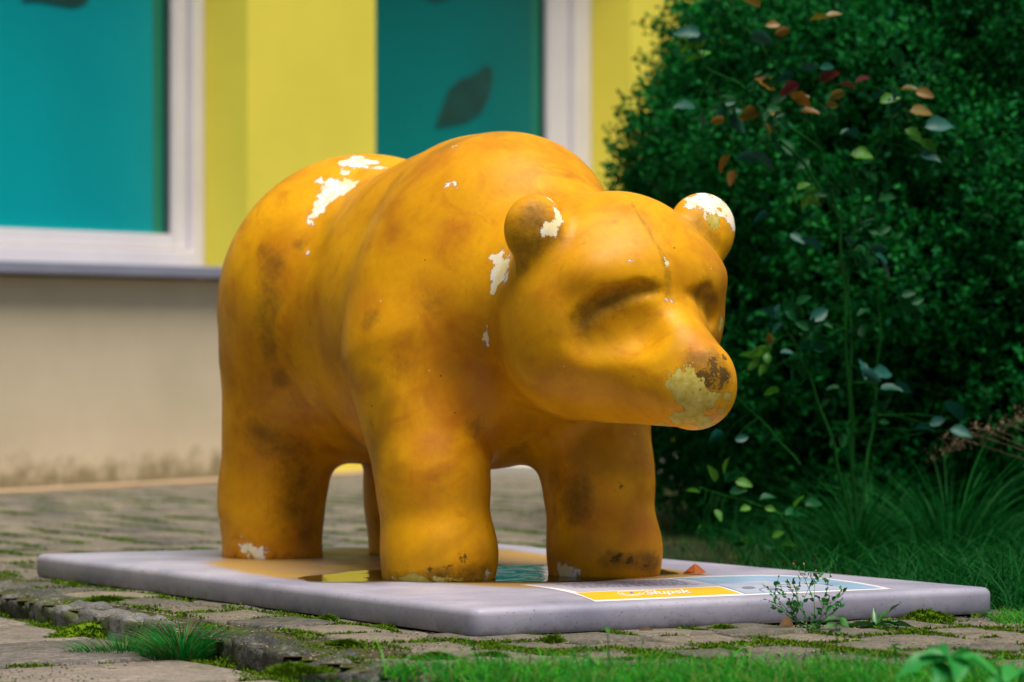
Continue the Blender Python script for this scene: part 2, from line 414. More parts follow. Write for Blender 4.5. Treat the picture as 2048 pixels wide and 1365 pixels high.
# local frame is W0 + x*Wd + y*(inward)
x1a, x1b = -2.6, 1.69          # first window opening
x2a, x2b = 2.70, 5.07          # second opening
bpart('wall', [((x1b,0,0),(x2a,0.45,TOP)), ((x2b,0,0),(11.0,0.45,TOP)), ((-8,0,0.86),(x1a,0.45,TOP)), ((x1a,0,3.0),(x1b,0.45,TOP)), ((x2a,0,3.0),(x2b,0.45,TOP)), ((x1a-1,0.46,-0.05),(11,0.6,TOP))], YEL)
bpart('plinth', [((-8,0.002,-0.05),(x1b-0.002,0.45,0.858))], BEI)
bpart('window_sill', [((x1a-0.05,-0.075,0.868),(x1b+0.05,0.225,0.918))], GRY, 0.006)
tag(bpart('edging_strip', [((-8,-0.17,-0.03),(5.0,-0.004,0.012))], simple('sandy_edging', (0.42,0.29,0.17), 0.9, 0.15, 5, 0.003)))
bpart('door_step', [((x2a+0.05,-0.02,-0.02),(x2b+0.1,D-0.004,0.05)), ((x2a-0.05,-1.35,-0.02),(x2b+0.2,-0.023,0.048))], simple('pale_step_stone', (0.62,0.60,0.60), 0.8, 0.1, 5, 0.002), 0.008)
def window(nm, xa, xb, z0, z1, fr, glass, fz):
    wn_ = bpart(nm, [((xb-fr*0.42,D,z0),(xb-0.002,D+0.07,z1)), ((xa+0.002,D,z0),(xa+0.07,D+0.07,z1)), ((xa+0.07,D,z0),(xb-fr*0.42,D+0.07,z0+fz*0.5)), ((xa+0.07,D,z1-0.08),(xb-fr*0.42,D+0.07,z1))], WHT, 0.006)
    sa, sb = xa+0.072, xb-fr*0.42-0.002
    f = link('sash', bpy.data.meshes.new('sash'), None, wn_)
    bm = bmesh.new()
    for lo, hi in (((sb-fr*0.5,D+0.03,z0+fz*0.5+0.002),(sb,D+0.09,z1-0.082)), ((sa,D+0.03,z0+fz*0.5+0.002),(sa+0.08,D+0.09,z1-0.082)),
                   ((sa+0.08,D+0.03,z0+fz*0.5+0.002),(sb-fr*0.5,D+0.09,z0+fz)), ((sa+0.08,D+0.03,z1-0.16),(sb-fr*0.5,D+0.09,z1-0.082))):
        box_bm(bm, lo, hi, BMr)
    bmesh.ops.bevel(bm, geom=bm.edges[:], offset=0.008, segments=2, affect='EDGES'); bm.to_mesh(f.data); bm.free(); f.data.materials.append(WHT)
    boxes('gasket', [((sb-fr*0.5-0.022,D+0.05,z0+fz),(sb-fr*0.5,D+0.07,z1-0.16))], GASK, wn_, BMr)
    boxes('film_strip', [((sb-fr*0.5-0.10,D+0.066,z0+fz),(sb-fr*0.5-0.024,D+0.072,z1-0.16))], GSTRIP, wn_, BMr)
    boxes('pane', [((sa+0.08,D+0.066,z0+fz),(sb-fr*0.5-0.102,D+0.072,z1-0.16))], glass, wn_, BMr)
window('window', x1a, x1b, 0.918, 3.0, 0.205, TEAL, 0.145)
window('window', x2a, x2b, 0.052, 3.0, 0.42, TEAL2, 0.12)
def wall_leaf(pts, label):
    """flat leaf cut-out on the glass; pts are (along wall, height)"""
    vs = [W0+Wd*x-Wn*(D+0.060)+Vector((0,0,z)) for x, z in pts] + [W0+Wd*x-Wn*(D+0.064)+Vector((0,0,z)) for x, z in pts]
    n = len(pts); c = sum(vs[:n], Vector())/n
    me = mesh_np('leaf_cutout', [v-c for v in vs], [list(range(n)), list(range(n, 2*n))[::-1]]+[[i, n+i, n+(i+1)%n, (i+1)%n] for i in range(n)])
    o = link('leaf_cutout', me, LEAFD); o.location = c
    tag(o, label, 'leaf decoration', 'leaf cut-outs stuck on the window glass')
def wpx(px, py):   # point of the glass plane (wall coordinates) at a photo pixel
    k = (px-1024)/FPX; o = W0-Wn*(D+0.06)
    t = (k*o.y-o.x)/(Wd.x-k*Wd.y); Y = o.y+Wd.y*t
    return t, CH-(py-HY)/FPX*Y
wall_leaf([wpx(*p) for p in ((872,255),(885,215),(898,180),(920,160),(950,150),(972,132),(984,135),(986,160),(978,195),(962,225),(935,243),(905,250),(888,252))], 'dark leaf cut-out in the middle of the right window glass')
wall_leaf([wpx(*p) for p in ((850,-6),(868,2),(890,0),(905,-12),(912,-40),(900,-60),(875,-50),(858,-30))], 'dark leaf cut-out cropped by the top edge of the right window')
wall_leaf([wpx(*p) for p in ((45,2),(80,2),(120,10),(150,14),(176,4),(180,-20),(150,-50),(100,-55),(60,-30))], 'dark leaf cut-out at the top of the left window glass')

# ------------------------------------------------------------------ plinth slab
def slab_paint():
    m, t, b = newmat('lilac_grey_painted_concrete', 0.5, 0.4); v = posvec(t)
    c = ramp(t, noise(t, 3.5, 5, 0.65, v), [(0.3, (0.22,0.22,0.30)), (0.5, (0.30,0.29,0.37)), (0.72, (0.40,0.38,0.45))])
    # ochre dust washed around the puddle
    y = attr(t, 'ochre')
    yf = ramp(t, mth(t, 'ADD', y, mth(t, 'MULTIPLY', mth(t, 'SUBTRACT', noise(t, 5, 6, 0.7, v), 0.5), 0.7)), [(0.35, 0.0), (0.75, 1.0)])
    yf = mth(t, 'MULTIPLY', yf, ramp(t, y, [(0.01, 0.0), (0.2, 1.0)]))
    c = mix(t, mth(t, 'MULTIPLY', yf, 0.85), c, (0.40,0.22,0.015))
    wet = attr(t, 'wet')
    c = mix(t, mth(t, 'MULTIPLY', wet, 0.9), c, (0.06,0.05,0.015))
    # dirt towards the ground, deepened to shade the sides, and speckles
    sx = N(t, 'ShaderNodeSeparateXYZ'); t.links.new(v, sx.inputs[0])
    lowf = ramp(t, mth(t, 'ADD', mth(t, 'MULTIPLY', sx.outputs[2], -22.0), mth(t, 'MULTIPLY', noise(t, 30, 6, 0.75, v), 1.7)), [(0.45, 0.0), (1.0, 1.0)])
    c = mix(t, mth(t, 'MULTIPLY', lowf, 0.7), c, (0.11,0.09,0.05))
    sp = ramp(t, noise(t, 130, 4, 0.7, v), [(0.63, 0.0), (0.66, 1.0)])
    c = mix(t, mth(t, 'MULTIPLY', sp, 0.7), c, (0.06,0.045,0.03))
    sp2 = ramp(t, noise(t, 150, 2, 0.6, mapping(t, v, (5,5,5))), [(0.70, 0.0), (0.73, 1.0)])
    c = mix(t, mth(t, 'MULTIPLY', sp2, 0.6), c, (0.30,0.17,0.08))
    scr = ramp(t, noise(t, 26, 5, 0.8, mapping(t, v, (1,1,1), (1.0,6.0,2.0)), 0.4), [(0.66, 0.0), (0.72, 1.0)])
    c = mix(t, mth(t, 'MULTIPLY', scr, 0.5), c, (0.12,0.10,0.09))
    t.links.new(c, b.inputs['Base Color'])
    t.links.new(ramp(t, noise(t, 8, 4, 0.6, v), [(0.3, 0.38), (0.7, 0.62)]), b.inputs['Roughness'])
    bump(t, b, mth(t, 'ADD', noise(t, 25, 4, 0.6, v), mth(t, 'MULTIPLY', noise(t, 220, 3, 0.6, v), 0.15)), 0.25, 0.003)
    return m
ST = 0.06
cN, cL, cB, cR = Vector((-0.077,7.545,0)), Vector((-1.215,9.50,0)), Vector((-0.079,10.05,0)), Vector((1.060,8.20,0))
def quad_pt(s, t): return cN*(1-s)*(1-t)+cL*s*(1-t)+cR*(1-s)*t+cB*s*t
def bez_round(nr, rad):
    """profile of inset/height for the rounded upper rim"""
    return [(rad*(1-math.sin(a)), ST-rad*(1-math.cos(a))) for a in [math.pi/2*(1-k/nr) for k in range(nr+1)]]
# outline with rounded corners, then rings inward
def outline(inset, cr=0.030, n=6):
    cs = [cN, cR, cB, cL]; res = []
    for i in range(4):
        p = cs[i]; a = (cs[i-1]-p).normalized(); b_ = (cs[(i+1)%4]-p).normalized()
        r = max(cr-inset, 0.004)
        c = p+(a+b_)*(inset+r)/1.0
        for k in range(n+1):
            an = math.pi/2*k/n
            d = (-b_)*math.cos(an)+(-a)*math.sin(an)
            res.append(c+d*r)
    # subdivide straights
    out = []
    for i, p in enumerate(res):
        q = res[(i+1)%len(res)]; out.append(p)
        if (q-p).length > 0.4:
            for k in range(1, 12): out.append(p.lerp(q, k/12))
    return out
rings = []
prof = [(0.004, 0.004), (0.0, 0.012), (0.0, ST-0.016)]+[(0.016*(1-math.cos(a)), ST-0.016+0.016*math.sin(a)) for a in (R(22),R(45),R(68),R(90))]
cs_r = []
base_o = outline(0.0)
for ins, z in prof:
    o_ = outline(ins); cs_r.append([p+Vector((0,0,z)) for p in o_])
nR = len(base_o); V = []; F = []
for ring in cs_r: V += [tuple(p) for p in ring]
for j in range(len(cs_r)-1):
    for i in range(nR): F.append([j*nR+i, j*nR+(i+1)%nR, (j+1)*nR+(i+1)%nR, (j+1)*nR+i])
cen = quad_pt(0.5, 0.5)
prev = len(cs_r)-1
for f_ in np.linspace(0.03, 0.98, 44):
    V += [tuple(p.lerp(cen+Vector((0,0,ST)), f_)) for p in cs_r[-1]]
    a0 = prev*nR; prev += 1
    for i in range(nR): F.append([a0+i, a0+(i+1)%nR, prev*nR+(i+1)%nR, prev*nR+i])
V.append((cen.x, cen.y, ST)); F += [[prev*nR+i, prev*nR+(i+1)%nR, len(V)-1] for i in range(nR)]
me = mesh_np('plinth_slab', V, F)
slabo = link('plinth_slab', me, slab_paint(), None, True)
tag(slabo, 'low lilac grey concrete plinth slab with rounded edges under the yellow bear', 'plinth')
# puddle outline (metric, around the feet)
PC = Vector((-0.16, 8.98, 0)); PF = Vector((0.44,-0.898,0)); PL = Vector((0.898,0.44,0))
WC, WA, WB = Vector((-0.03, 8.66, 0)), 0.29, 0.47
def pud_r(a): return 1+0.10*math.sin(3*a+0.6)+0.07*math.sin(5*a+2)+0.04*math.sin(9*a)
def pud_val(x, y, ax=0.74, ay=0.42, PC=PC):
    d = Vector((x,y,0))-PC; a_, b_ = d.dot(PF)/ax, d.dot(PL)/ay
    r_ = math.hypot(a_, b_); return r_/pud_r(math.atan2(b_, a_))
och = np.zeros(len(V)); wet = np.zeros(len(V))
for i, v in enumerate(V):
    if v[2] < ST-0.002: continue
    q = pud_val(v[0], v[1])
    och[i] = max(0, 1-max(0, abs(q-1.02)-0.05)/0.22) if q > 1 else max(0.72, 1-(1-q)/0.4)
    wet[i] = min(1, max(0, (1.03-pud_val(v[0], v[1], WA, WB, WC))/0.10))*0.8
for nm, arr in (('ochre', och), ('wet', wet)):
    a_ = me.attributes.new(nm, 'FLOAT', 'POINT'); a_.data.foreach_set('value', arr.astype(np.float32))
# water film
def water_mat():
    m, t, b = newmat('rain_water'); out = t.nodes['Material Output']
    tr = N(t, 'ShaderNodeBsdfTransparent'); tr.inputs[0].default_value = (0.72,0.68,0.5,1)
    gl = N(t, 'ShaderNodeBsdfGlossy'); gl.inputs['Roughness'].default_value = 0.06
    fr = N(t, 'ShaderNodeFresnel'); fr.inputs[0].default_value = 1.33
    bn = N(t, 'ShaderNodeBump'); bn.inputs['Strength'].default_value = 1.0; bn.inputs['Distance'].default_value = 0.004
    t.links.new(noise(t, 18, 2, 0.5, posvec(t)), bn.inputs['Height']); t.links.new(bn.outputs[0], gl.inputs['Normal']); 
    ms = N(t, 'ShaderNodeMixShader'); t.links.new(fr.outputs[0], ms.inputs[0]); t.links.new(tr.outputs[0], ms.inputs[1]); t.links.new(gl.outputs[0], ms.inputs[2])
    t.links.new(ms.outputs[0], out.inputs[0]); return m
pv = []
for k in range(120):
    a_ = 2*math.pi*k/120; r_ = pud_r(a_)*0.97
    pv.append(WC+PF*(WA*r_*math.cos(a_))+PL*(WB*r_*math.sin(a_)))
Vp = [(p.x,p.y,ST+0.0004) for p in pv]+[((p.x-WC.x)*0.985+WC.x,(p.y-WC.y)*0.985+WC.y,ST+0.0022) for p in pv]
Fp = [[k,(k+1)%120,120+(k+1)%120,120+k] for k in range(120)]+[list(range(120,240))]
puddle = link('puddle', mesh_np('puddle', Vp, Fp), water_mat(), None, False)
tag(puddle, kind='stuff'); tag(puddle, 'shallow rain water puddle lying on the plinth between the bear feet', 'puddle')

# ------------------------------------------------------------------ printed info plate on the slab
def flat(name, pts_px, mat, z, parent, thick=0.0006):
    ps = [onz(x, y, ST) for x, y in pts_px]; c = DEC
    n = len(ps)
    area = sum(ps[i].x*ps[(i+1)%n].y-ps[(i+1)%n].x*ps[i].y for i in range(n))
    if area < 0: ps = ps[::-1]
    V = [(p.x-c.x, p.y-c.y, z) for p in ps]+[(p.x-c.x, p.y-c.y, z-thick) for p in ps]
    F = [list(range(n))]+[[i, n+i, n+(i+1)%n, (i+1)%n] for i in range(n)]
    return link(name, mesh_np(name, V, F), mat, parent)
DEC = onz(1400, 1180, ST)
plate = empty('info_plate', (DEC.x, DEC.y, ST)); tag(plate, 'printed information sticker with yellow name field on the front edge of the plinth', 'sign')
PWHITE = simple('print_white', (0.74,0.70,0.70), 0.5, 0.05, 6, 0)
PGREY = simple('print_lilac', (0.42,0.40,0.48), 0.5, 0.08, 12, 0)
PYEL = simple('print_yellow', (0.80,0.43,0.012), 0.5, 0.08, 14, 0)
PBLUE = simple('print_blue', (0.22,0.34,0.47), 0.5, 0.22, 9, 0)
PDARK = simple('print_dark', (0.20,0.19,0.28), 0.5, 0.1, 9, 0)
PSLATE = simple('print_slate', (0.16,0.19,0.25), 0.5, 0.1, 9, 0)
def arc(p0, p1, p2, n=12):
    return [((1-s)**2*p0[0]+2*s*(1-s)*p1[0]+s*s*p2[0], (1-s)**2*p0[1]+2*s*(1-s)*p1[1]+s*s*p2[1]) for s in [k/n for k in range(n+1)]]
outer = arc((1040,1171),(1140,1180),(1190,1204.5))+[(1488,1192)]+[(1782,1179)]+arc((1782,1179),(1690,1157),(1560,1151.5))[1:]+arc((1560,1151.5),(1440,1151),(1330,1158))[1:]+[(1180,1165)]
flat('border', outer, PWHITE, 0.0010, plate)
inner_l = arc((1060,1171),(1130,1178),(1158,1186))+[(1436,1174)]+arc((1436,1174),(1400,1163),(1335,1159.5))[1:]+[(1180,1166)]
flat('text_field', inner_l, PGREY, 0.0016, plate)
flat('name_field', [(1152,1187.3),(1438,1175.3),(1481,1188.8),(1190,1201.5)], PYEL, 0.0016, plate)
inner_r = arc((1345,1158.5),(1420,1163),(1490,1189.5))+[(1765,1178)]+arc((1765,1178),(1680,1158.5),(1560,1153.2))[1:]+arc((1560,1153.2),(1450,1153),(1345,1158.5))[1:]
flat('picture_field', inner_r, PBLUE, 0.0016, plate)
face = [(1425,1170)]+[(1440+k*30, 1166+3.0*math.sin(k*1.7)) for k in range(1, 7)]+[(1650,1172),(1700,1180.5),(1490,1188.5),(1460,1178)]
flat('bear_face_drawing', face, simple('print_pale_blue', (0.36,0.40,0.50), 0.5, 0.15, 9, 0), 0.0021, plate)
def ell(cx, cy, rx, ry, n=18): return [(cx+rx*math.cos(2*math.pi*k/n), cy+ry*math.sin(2*math.pi*k/n)) for k in range(n)]
flat('eye_drawing', ell(1497,1178,14,2.6), PSLATE, 0.0026, plate)
flat('eye_drawing', ell(1548,1181,15,2.4), PSLATE, 0.0026, plate)
def ringpoly(name, cx, cy, rx, ry, wx, wy, a0, a1, mat, z):
    A = [a0+(a1-a0)*k/20 for k in range(21)]
    flat(name, [(cx+rx*math.cos(a), cy+ry*math.sin(a)) for a in A]+[(cx+(rx-wx)*math.cos(a), cy+(ry-wy)*math.sin(a)) for a in reversed(A)], mat, z, plate)
ringpoly('outline_drawing', 1560, 1182, 42, 6.5, 3, 0.6, math.pi*0.8, math.pi*1.9, PSLATE, 0.0026)
ringpoly('outline_drawing', 1610, 1176, 60, 7, 3, 0.6, math.pi*1.0, math.pi*1.9, PSLATE, 0.0026)
# rows of small print
tb = MB()
for row in range(6):
    y0 = 1168.4+row*2.1
    x = 1100+row*9+random.random()*8
    while x < 1345+row*8:
        wd_ = random.choice((6,9,13,17))
        a_, b_, c_, d_ = onz(x, y0-(x-1100)*0.030, ST), onz(x+wd_, y0-(x+wd_-1100)*0.030, ST), onz(x+wd_+0.8, y0+0.55-(x+wd_-1100)*0.030, ST), onz(x+0.8, y0+0.55-(x-1100)*0.030, ST)
        tb.add([(p.x-DEC.x, p.y-DEC.y, 0.0021) for p in (d_, c_, b_, a_)], [[0,1,2,3]])
        x += wd_+5
o = tb.build('small_print', PDARK, plate, False); o['kind'] = 'stuff'
def text_on_slab(body, px0, py0, px1, py1, hpx, mat):
    cu = bpy.data.curves.new('lettering', 'FONT'); cu.body = body; cu.size = 1; cu.extrude = 0; cu.offset = 0.022
    tmp = bpy.data.objects.new('tmp', cu); COL.objects.link(tmp)
    dg = bpy.context.evaluated_depsgraph_get(); me_ = bpy.data.meshes.new_from_object(tmp.evaluated_get(dg))
    bpy.data.objects.remove(tmp)
    xs = [v.co.x for v in me_.vertices]; wd_ = max(xs); x0_ = min(xs)
    hh = 0.7
    a_, b_ = onz(px0, py0, ST), onz(px1, py1, ST); up = onz(px0-5, py0-hpx, ST)-a_
    for v in me_.vertices:
        q = a_+(b_-a_)*((v.co.x-x0_)/(wd_-x0_))+up*(v.co.y/hh)
        v.co = (q.x-DEC.x, q.y-DEC.y, 0.0022)
    me_.name = 'lettering'; me_.materials.clear()
    return link('lettering', me_, PWHITE, plate)
text_on_slab('Słupsk', 1294, 1191.6, 1384, 1187.6, 7.6, PWHITE)
# shield-like emblem beside the name
ringpoly('emblem', 1262, 1187.5, 27, 6.3, 2.6, 0.8, 0, math.pi*1.02, PWHITE, 0.0022)
ringpoly('emblem', 1262, 1187.8, 19, 4.3, 2.2, 0.6, 0, math.pi*1.02, PWHITE, 0.0022)
flat('emblem', [(1259,1186.6),(1263,1185.8),(1267,1186.6),(1267,1188.4),(1263,1189.4),(1260,1188.6)], PDARK, 0.0022, plate)
flat('emblem', [(1234,1184.6),(1288,1182.6),(1289,1183.4),(1235,1185.4)], PWHITE, 0.0022, plate)

# ------------------------------------------------------------------ the bear (implicit surface)
BO = Vector((-0.20, 9.01, ST)); BTH = 24.5
bf = Vector((math.sin(R(BTH)), -math.cos(R(BTH)), 0)); bl = Vector((math.cos(R(BTH)), math.sin(R(BTH)), 0))
def toB(p): d = Vector(p)-BO; return np.array([d.dot(bf), d.dot(bl), d.z])
def smin(a, b, k):
    h = np.clip(0.5+0.5*(b-a)/k, 0, 1); return b*(1-h)+a*h-k*h*(1-h)
def smax(a, b, k): return -smin(-a, -b, k)
def ellp(P, c, r, Rm=None):
    d = P-np.array(c, dtype=P.dtype)
    if Rm is not None: d = d @ Rm
    r = np.array(r, dtype=P.dtype)
    k0 = np.sqrt(((d/r)**2).sum(-1)); k1 = np.sqrt(((d/(r*r))**2).sum(-1))+1e-9
    return k0*(k0-1)/k1
def cone(P, a, b, ra, rb, sx=1.0):
    a = np.array(a, dtype=P.dtype); b = np.array(b, dtype=P.dtype); ba = b-a
    t = np.clip(((P-a) @ ba)/(ba @ ba), 0, 1)
    d = P-(a+t[..., None]*ba)
    return np.sqrt((d**2).sum(-1))-(ra+(rb-ra)*t)
# head frame in world, then in bear coordinates
HTH = 37.0
Hc_w = Vector((0.2375, 8.35, 0)); hf_w = Vector((math.sin(R(HTH)), -math.cos(R(HTH)), 0)); hl_w = Vector((math.cos(R(HTH)), math.sin(R(HTH)), 0))
Hc = toB(Vector((Hc_w.x, Hc_w.y, ST)))
hfB = np.array([hf_w.dot(bf), hf_w.dot(bl), 0]); hlB = np.array([hl_w.dot(bf), hl_w.dot(bl), 0])
RH = np.stack([hfB, hlB, np.array([0,0,1.0])], 1)         # columns are the head axes
def H(t, s, z): return Hc+hfB*t+hlB*s+np.array([0,0,z])   # z above the slab
HOL = []
def bear_sdf(P):
    P = P.astype(np.float32)
    Rf = RH.astype(np.float32)
    # torso
    d = ellp(P, (-0.395, 0.0, 0.620), (0.365, 0.375, 0.388))               # haunches
    d = smin(d, ellp(P, (0.05, 0.0, 0.590), (0.50, 0.286, 0.358)), 0.065)  # barrel
    d = smin(d, cone(P, (-0.10, 0.01, 0.765), (0.20, 0.03, 0.830), 0.175, 0.190), 0.10)   # back ridge
    sh = ellp(P, (0.315, 0.0, 0.585), (0.285, 0.325, 0.345))               # shoulders
    sh = smin(sh, ellp(P, (0.34, 0.050, 0.825), (0.27, 0.225, 0.200)), 0.14)   # hump
    sh = smin(sh, cone(P, (0.42, 0.05, 0.60), H(-0.02, 0.0, 0.66), 0.275, 0.21), 0.10)   # neck
    # front legs
    for s, ft, kn, top in ((-1, (0.475,-0.180), (0.465,-0.190), (0.36,-0.175)), (1, (0.505,0.222), (0.485,0.218), (0.39,0.205))):
        lg = cone(P, (top[0], top[1], 0.50), (kn[0], kn[1], 0.22), 0.178, 0.124)
        lg = smin(lg, cone(P, (kn[0], kn[1], 0.24), (ft[0], ft[1], -0.04), 0.124, 0.125), 0.03)
        lg = smin(lg, ellp(P, (ft[0]+0.018, ft[1]+0.003, 0.060), (0.119, 0.117, 0.100)), 0.05)
        sh = smin(sh, lg, 0.055)
    d = smin(d, sh, 0.042)
    for s, ft, top in ((-1, (-0.505,-0.213), (-0.43,-0.190)), (1, (-0.475,0.170), (-0.42,0.165))):
        lg = cone(P, (top[0], top[1], 0.46), (ft[0], ft[1], 0.14), 0.172, 0.126)
        lg = smin(lg, cone(P, (ft[0], ft[1], 0.16), (ft[0]+0.01, ft[1], -0.04), 0.125, 0.126), 0.04)
        d = smin(d, lg, 0.050)
    # head
    h = ellp(P, H(-0.01, 0.0, 0.658), (0.165, 0.262, 0.188), Rf)
    h = smin(h, ellp(P, H(-0.02, -0.115, 0.530), (0.17, 0.150, 0.150), Rf), 0.10)       # jaw muscles
    h = smin(h, ellp(P, H(-0.01, 0.105, 0.560), (0.15, 0.140, 0.150), Rf), 0.10)
    h = smin(h, cone(P, H(-0.06, -0.01, 0.555), H(0.262, 0.0, 0.440), 0.205, 0.094), 0.05)   # wedge to the muzzle
    h = smin(h, ellp(P, H(0.105, 0.0, 0.685), (0.092, 0.205, 0.080), Rf), 0.055)          # brow
    h = smin(h, cone(P, H(0.08, 0.0, 0.596), H(0.288, 0.0, 0.476), 0.098, 0.062), 0.030)  # bridge
    for (a, ra), (b, rb), k in HOL:                                                 # eye hollows under the brow
        h = smax(h, -cone(P, a, b, ra, rb), k)
    d = smin(d, h, 0.060)
    # ears
    for s in (-1, 1.11):
        e = ellp(P, H(-0.01, s*0.226, 0.790+0.07*max(0, s-1)), (0.054+0.06*max(0, s-1), 0.074+0.09*max(0, s-1), 0.072+0.06*max(0, s-1)), Rf)
        e = smin(e, cone(P, H(-0.005, s*0.218, 0.765), H(0.0, s*0.196, 0.690), 0.060, 0.050), 0.035)
        d = smin(d, e, 0.028)
    # flat soles
    d = smax(d, -(P[..., 2]+0.004), 0.006)
    return d
CB = toB((0, 0, CH))
def march(px, py):
    d = toB(pix(px, py, 8.0))-CB; d /= np.linalg.norm(d); t = 7.2
    for _ in range(80): t += 0.7*float(bear_sdf((CB+d*t)[None])[0])
    return CB+d*t, d
def hollow(path, k):
    pts = []
    for (x, y, r, dep) in path:
        p, d = march(x, y); pts.append((p-d*(r-dep), r))
    return [(pts[q], pts[q+1], k) for q in range(len(pts)-1)]
_h = hollow([(1262,640,0.075,0.026),(1190,672,0.065,0.020)], 0.035)
_h += hollow([(1322,582,0.020,0.016),(1275,583,0.032,0.044),(1215,602,0.034,0.044),(1160,645,0.026,0.016)], 0.011)
_h += hollow([(1378,586,0.020,0.016),(1408,597,0.036,0.038),(1428,632,0.030,0.022)], 0.012)
HOL = _h
def surface_nets(f, lo, hi, st):
    ax = [np.arange(lo[i], hi[i]+st, st, dtype=np.float32) for i in range(3)]
    n = [len(a) for a in ax]
    Fv = np.empty(n, np.float32)
    for i0 in range(0, n[0], 24):
        G = np.stack(np.meshgrid(ax[0][i0:i0+24], ax[1], ax[2], indexing='ij'), -1); Fv[i0:i0+24] = f(G)
    s = Fv < 0
    c8 = [s[a:n[0]-1+a, b:n[1]-1+b, c:n[2]-1+c] for a in (0,1) for b in (0,1) for c in (0,1)]
    sm = sum(c.astype(np.int8) for c in c8); act = (sm > 0) & (sm < 8)
    ii = np.argwhere(act); idx = -np.ones(act.shape, np.int64); idx[act] = np.arange(len(ii))
    acc = np.zeros((len(ii), 3)); cnt = np.zeros(len(ii))
    cor = [(a,b,c) for a in (0,1) for b in (0,1) for c in (0,1)]
    for p in cor:
        for q in cor:
            if sum(q)-sum(p) == 1 and all(q[k] >= p[k] for k in range(3)):
                fa = Fv[ii[:,0]+p[0], ii[:,1]+p[1], ii[:,2]+p[2]]; fb = Fv[ii[:,0]+q[0], ii[:,1]+q[1], ii[:,2]+q[2]]
                m = (fa < 0) != (fb < 0); t = np.where(m, fa/(fa-fb+1e-12), 0)
                pt = np.array(p)[None]+(np.array(q)-np.array(p))[None]*t[:, None]
                acc[m] += pt[m]; cnt[m] += 1
    V = (ii+acc/cnt[:, None])*st+np.array(lo)
    quads = []
    for d in range(3):
        a, b = [k for k in range(3) if k != d]
        sl0 = [slice(None)]*3; sl1 = [slice(None)]*3; sl0[d] = slice(0, n[d]-1); sl1[d] = slice(1, n[d])
        s0, s1 = s[tuple(sl0)], s[tuple(sl1)]
        e = np.argwhere(s0 != s1)
        ok = (e[:,a] > 0) & (e[:,b] > 0) & (e[:,a] < n[a]-1) & (e[:,b] < n[b]-1); e = e[ok]
        def cell(da, db):
            q = e.copy(); q[:,a] -= da; q[:,b] -= db; return idx[q[:,0], q[:,1], q[:,2]]
        Q = np.stack([cell(1,1), cell(0,1), cell(0,0), cell(1,0)], 1)
        flip = s0[e[:,0], e[:,1], e[:,2]]
        if d == 1: flip = ~flip
        Q[~flip] = Q[~flip][:, ::-1]; quads.append(Q)
    return V, np.concatenate(quads)
BV, BF = surface_nets(bear_sdf, (-0.86,-0.47,-0.03), (1.16,0.62,1.12), 0.009)
def grad(V, e=0.003):
    g = np.stack([bear_sdf(V+np.eye(3)[k]*e)-bear_sdf(V-np.eye(3)[k]*e) for k in range(3)], 1)/(2*e); return g
for _ in range(2):
    g = grad(BV); f0 = bear_sdf(BV); BV = BV-np.clip(f0, -0.004, 0.004)[:, None]*g/np.maximum((g**2).sum(1), 0.2)[:, None]
bme = mesh_np('bear_sculpture', BV, BF)
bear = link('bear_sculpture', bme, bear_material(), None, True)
bear.matrix_world = Matrix(((bf.x, bl.x, 0, BO.x), (bf.y, bl.y, 0, BO.y), (0, 0, 1, BO.z), (0,0,0,1)))
tag(bear, 'large yellow painted bear sculpture with flaking paint standing on the plinth slab', 'sculpture')
bvh = BVHTree.FromPolygons([tuple(v) for v in BV], [tuple(int(i) for i in q) for q in BF])
camB = Vector(toB((0, 0, CH)))
BVf = BV.astype(np.float32)
def hit(px, py):
    p = Vector(toB(pix(px, py, 8.0))); h_ = bvh.ray_cast(camB, (p-camB).normalized()); return h_[0]
def spots(lst, soft=1.0):
    a = np.zeros(len(BVf), np.float32)
    for (x, y, r) in lst:
        h_ = hit(x, y)
        if h_ is None: continue
        rr = r*0.00115*soft
        d2 = ((BVf-np.array(h_, np.float32))**2).sum(1); a += np.exp(-d2/(rr*rr)*0.8)
    return np.clip(1-np.exp(-a*1.15), 0, 1)
def line(p, n): return [(p[i][0]+(p[i+1][0]-p[i][0])*k/n, p[i][1]+(p[i+1][1]-p[i][1])*k/n, p[i][2]) for i in range(len(p)-1) for k in range(n)]
chip = spots([(1015,520,9),(990,545,12),(1012,555,10),(1425,396,16),(1390,400,14),(1450,412,14),(1466,440,10),(625,430,12),(760,335,10),(715,318,16),(690,345,9),(672,372,18),(650,395,12),(1003,530,12),(1410,398,22),(695,326,15),(725,326,15),(750,325,9),(660,372,15),(680,382,18),(705,372,13),(660,400,14),(635,418,12),(622,440,8),(640,360,8),
  (1000,517,10),(1002,540,15),(995,562,13),(988,580,7),(983,516,6),(972,668,7),(971,682,7),(973,655,5),(1108,418,6),(1117,432,7),(1116,448,6),(1104,458,9),(1088,463,8),
  (1408,398,18),(1435,402,18),(1380,404,9),(1458,425,11),(1468,450,9),(1470,475,8),(1326,512,4),(1333,528,5),(1338,601,6),(1260,522,4),(1097,398,5),(1028,420,4),
  (490,1092,11),(500,1104,13),(525,1108,10),(440,1060,6),(440,1040,6),(1125,1143,11),(1145,1149,11),(905,293,10),(895,368,7),(912,370,6),(617,505,4),(613,530,4),(975,1150,6),(785,1155,6)], 1.35)
cream = spots([(1355,765,19),(1375,770,15),(1370,800,13),(1395,795,14),(1350,840,14),(1380,835,16),(1330,850,9),(1425,800,13),(1445,822,10),(1410,850,12),(1455,795,8),
  (1442,648,9),(1447,665,8),(1425,432,11),(1430,448,8),(990,1150,8)]+line([(775,1160,7),(850,1163,7),(990,1158,8)], 7)+line([(1110,1150,6),(1200,1156,5)], 4), 1.35)
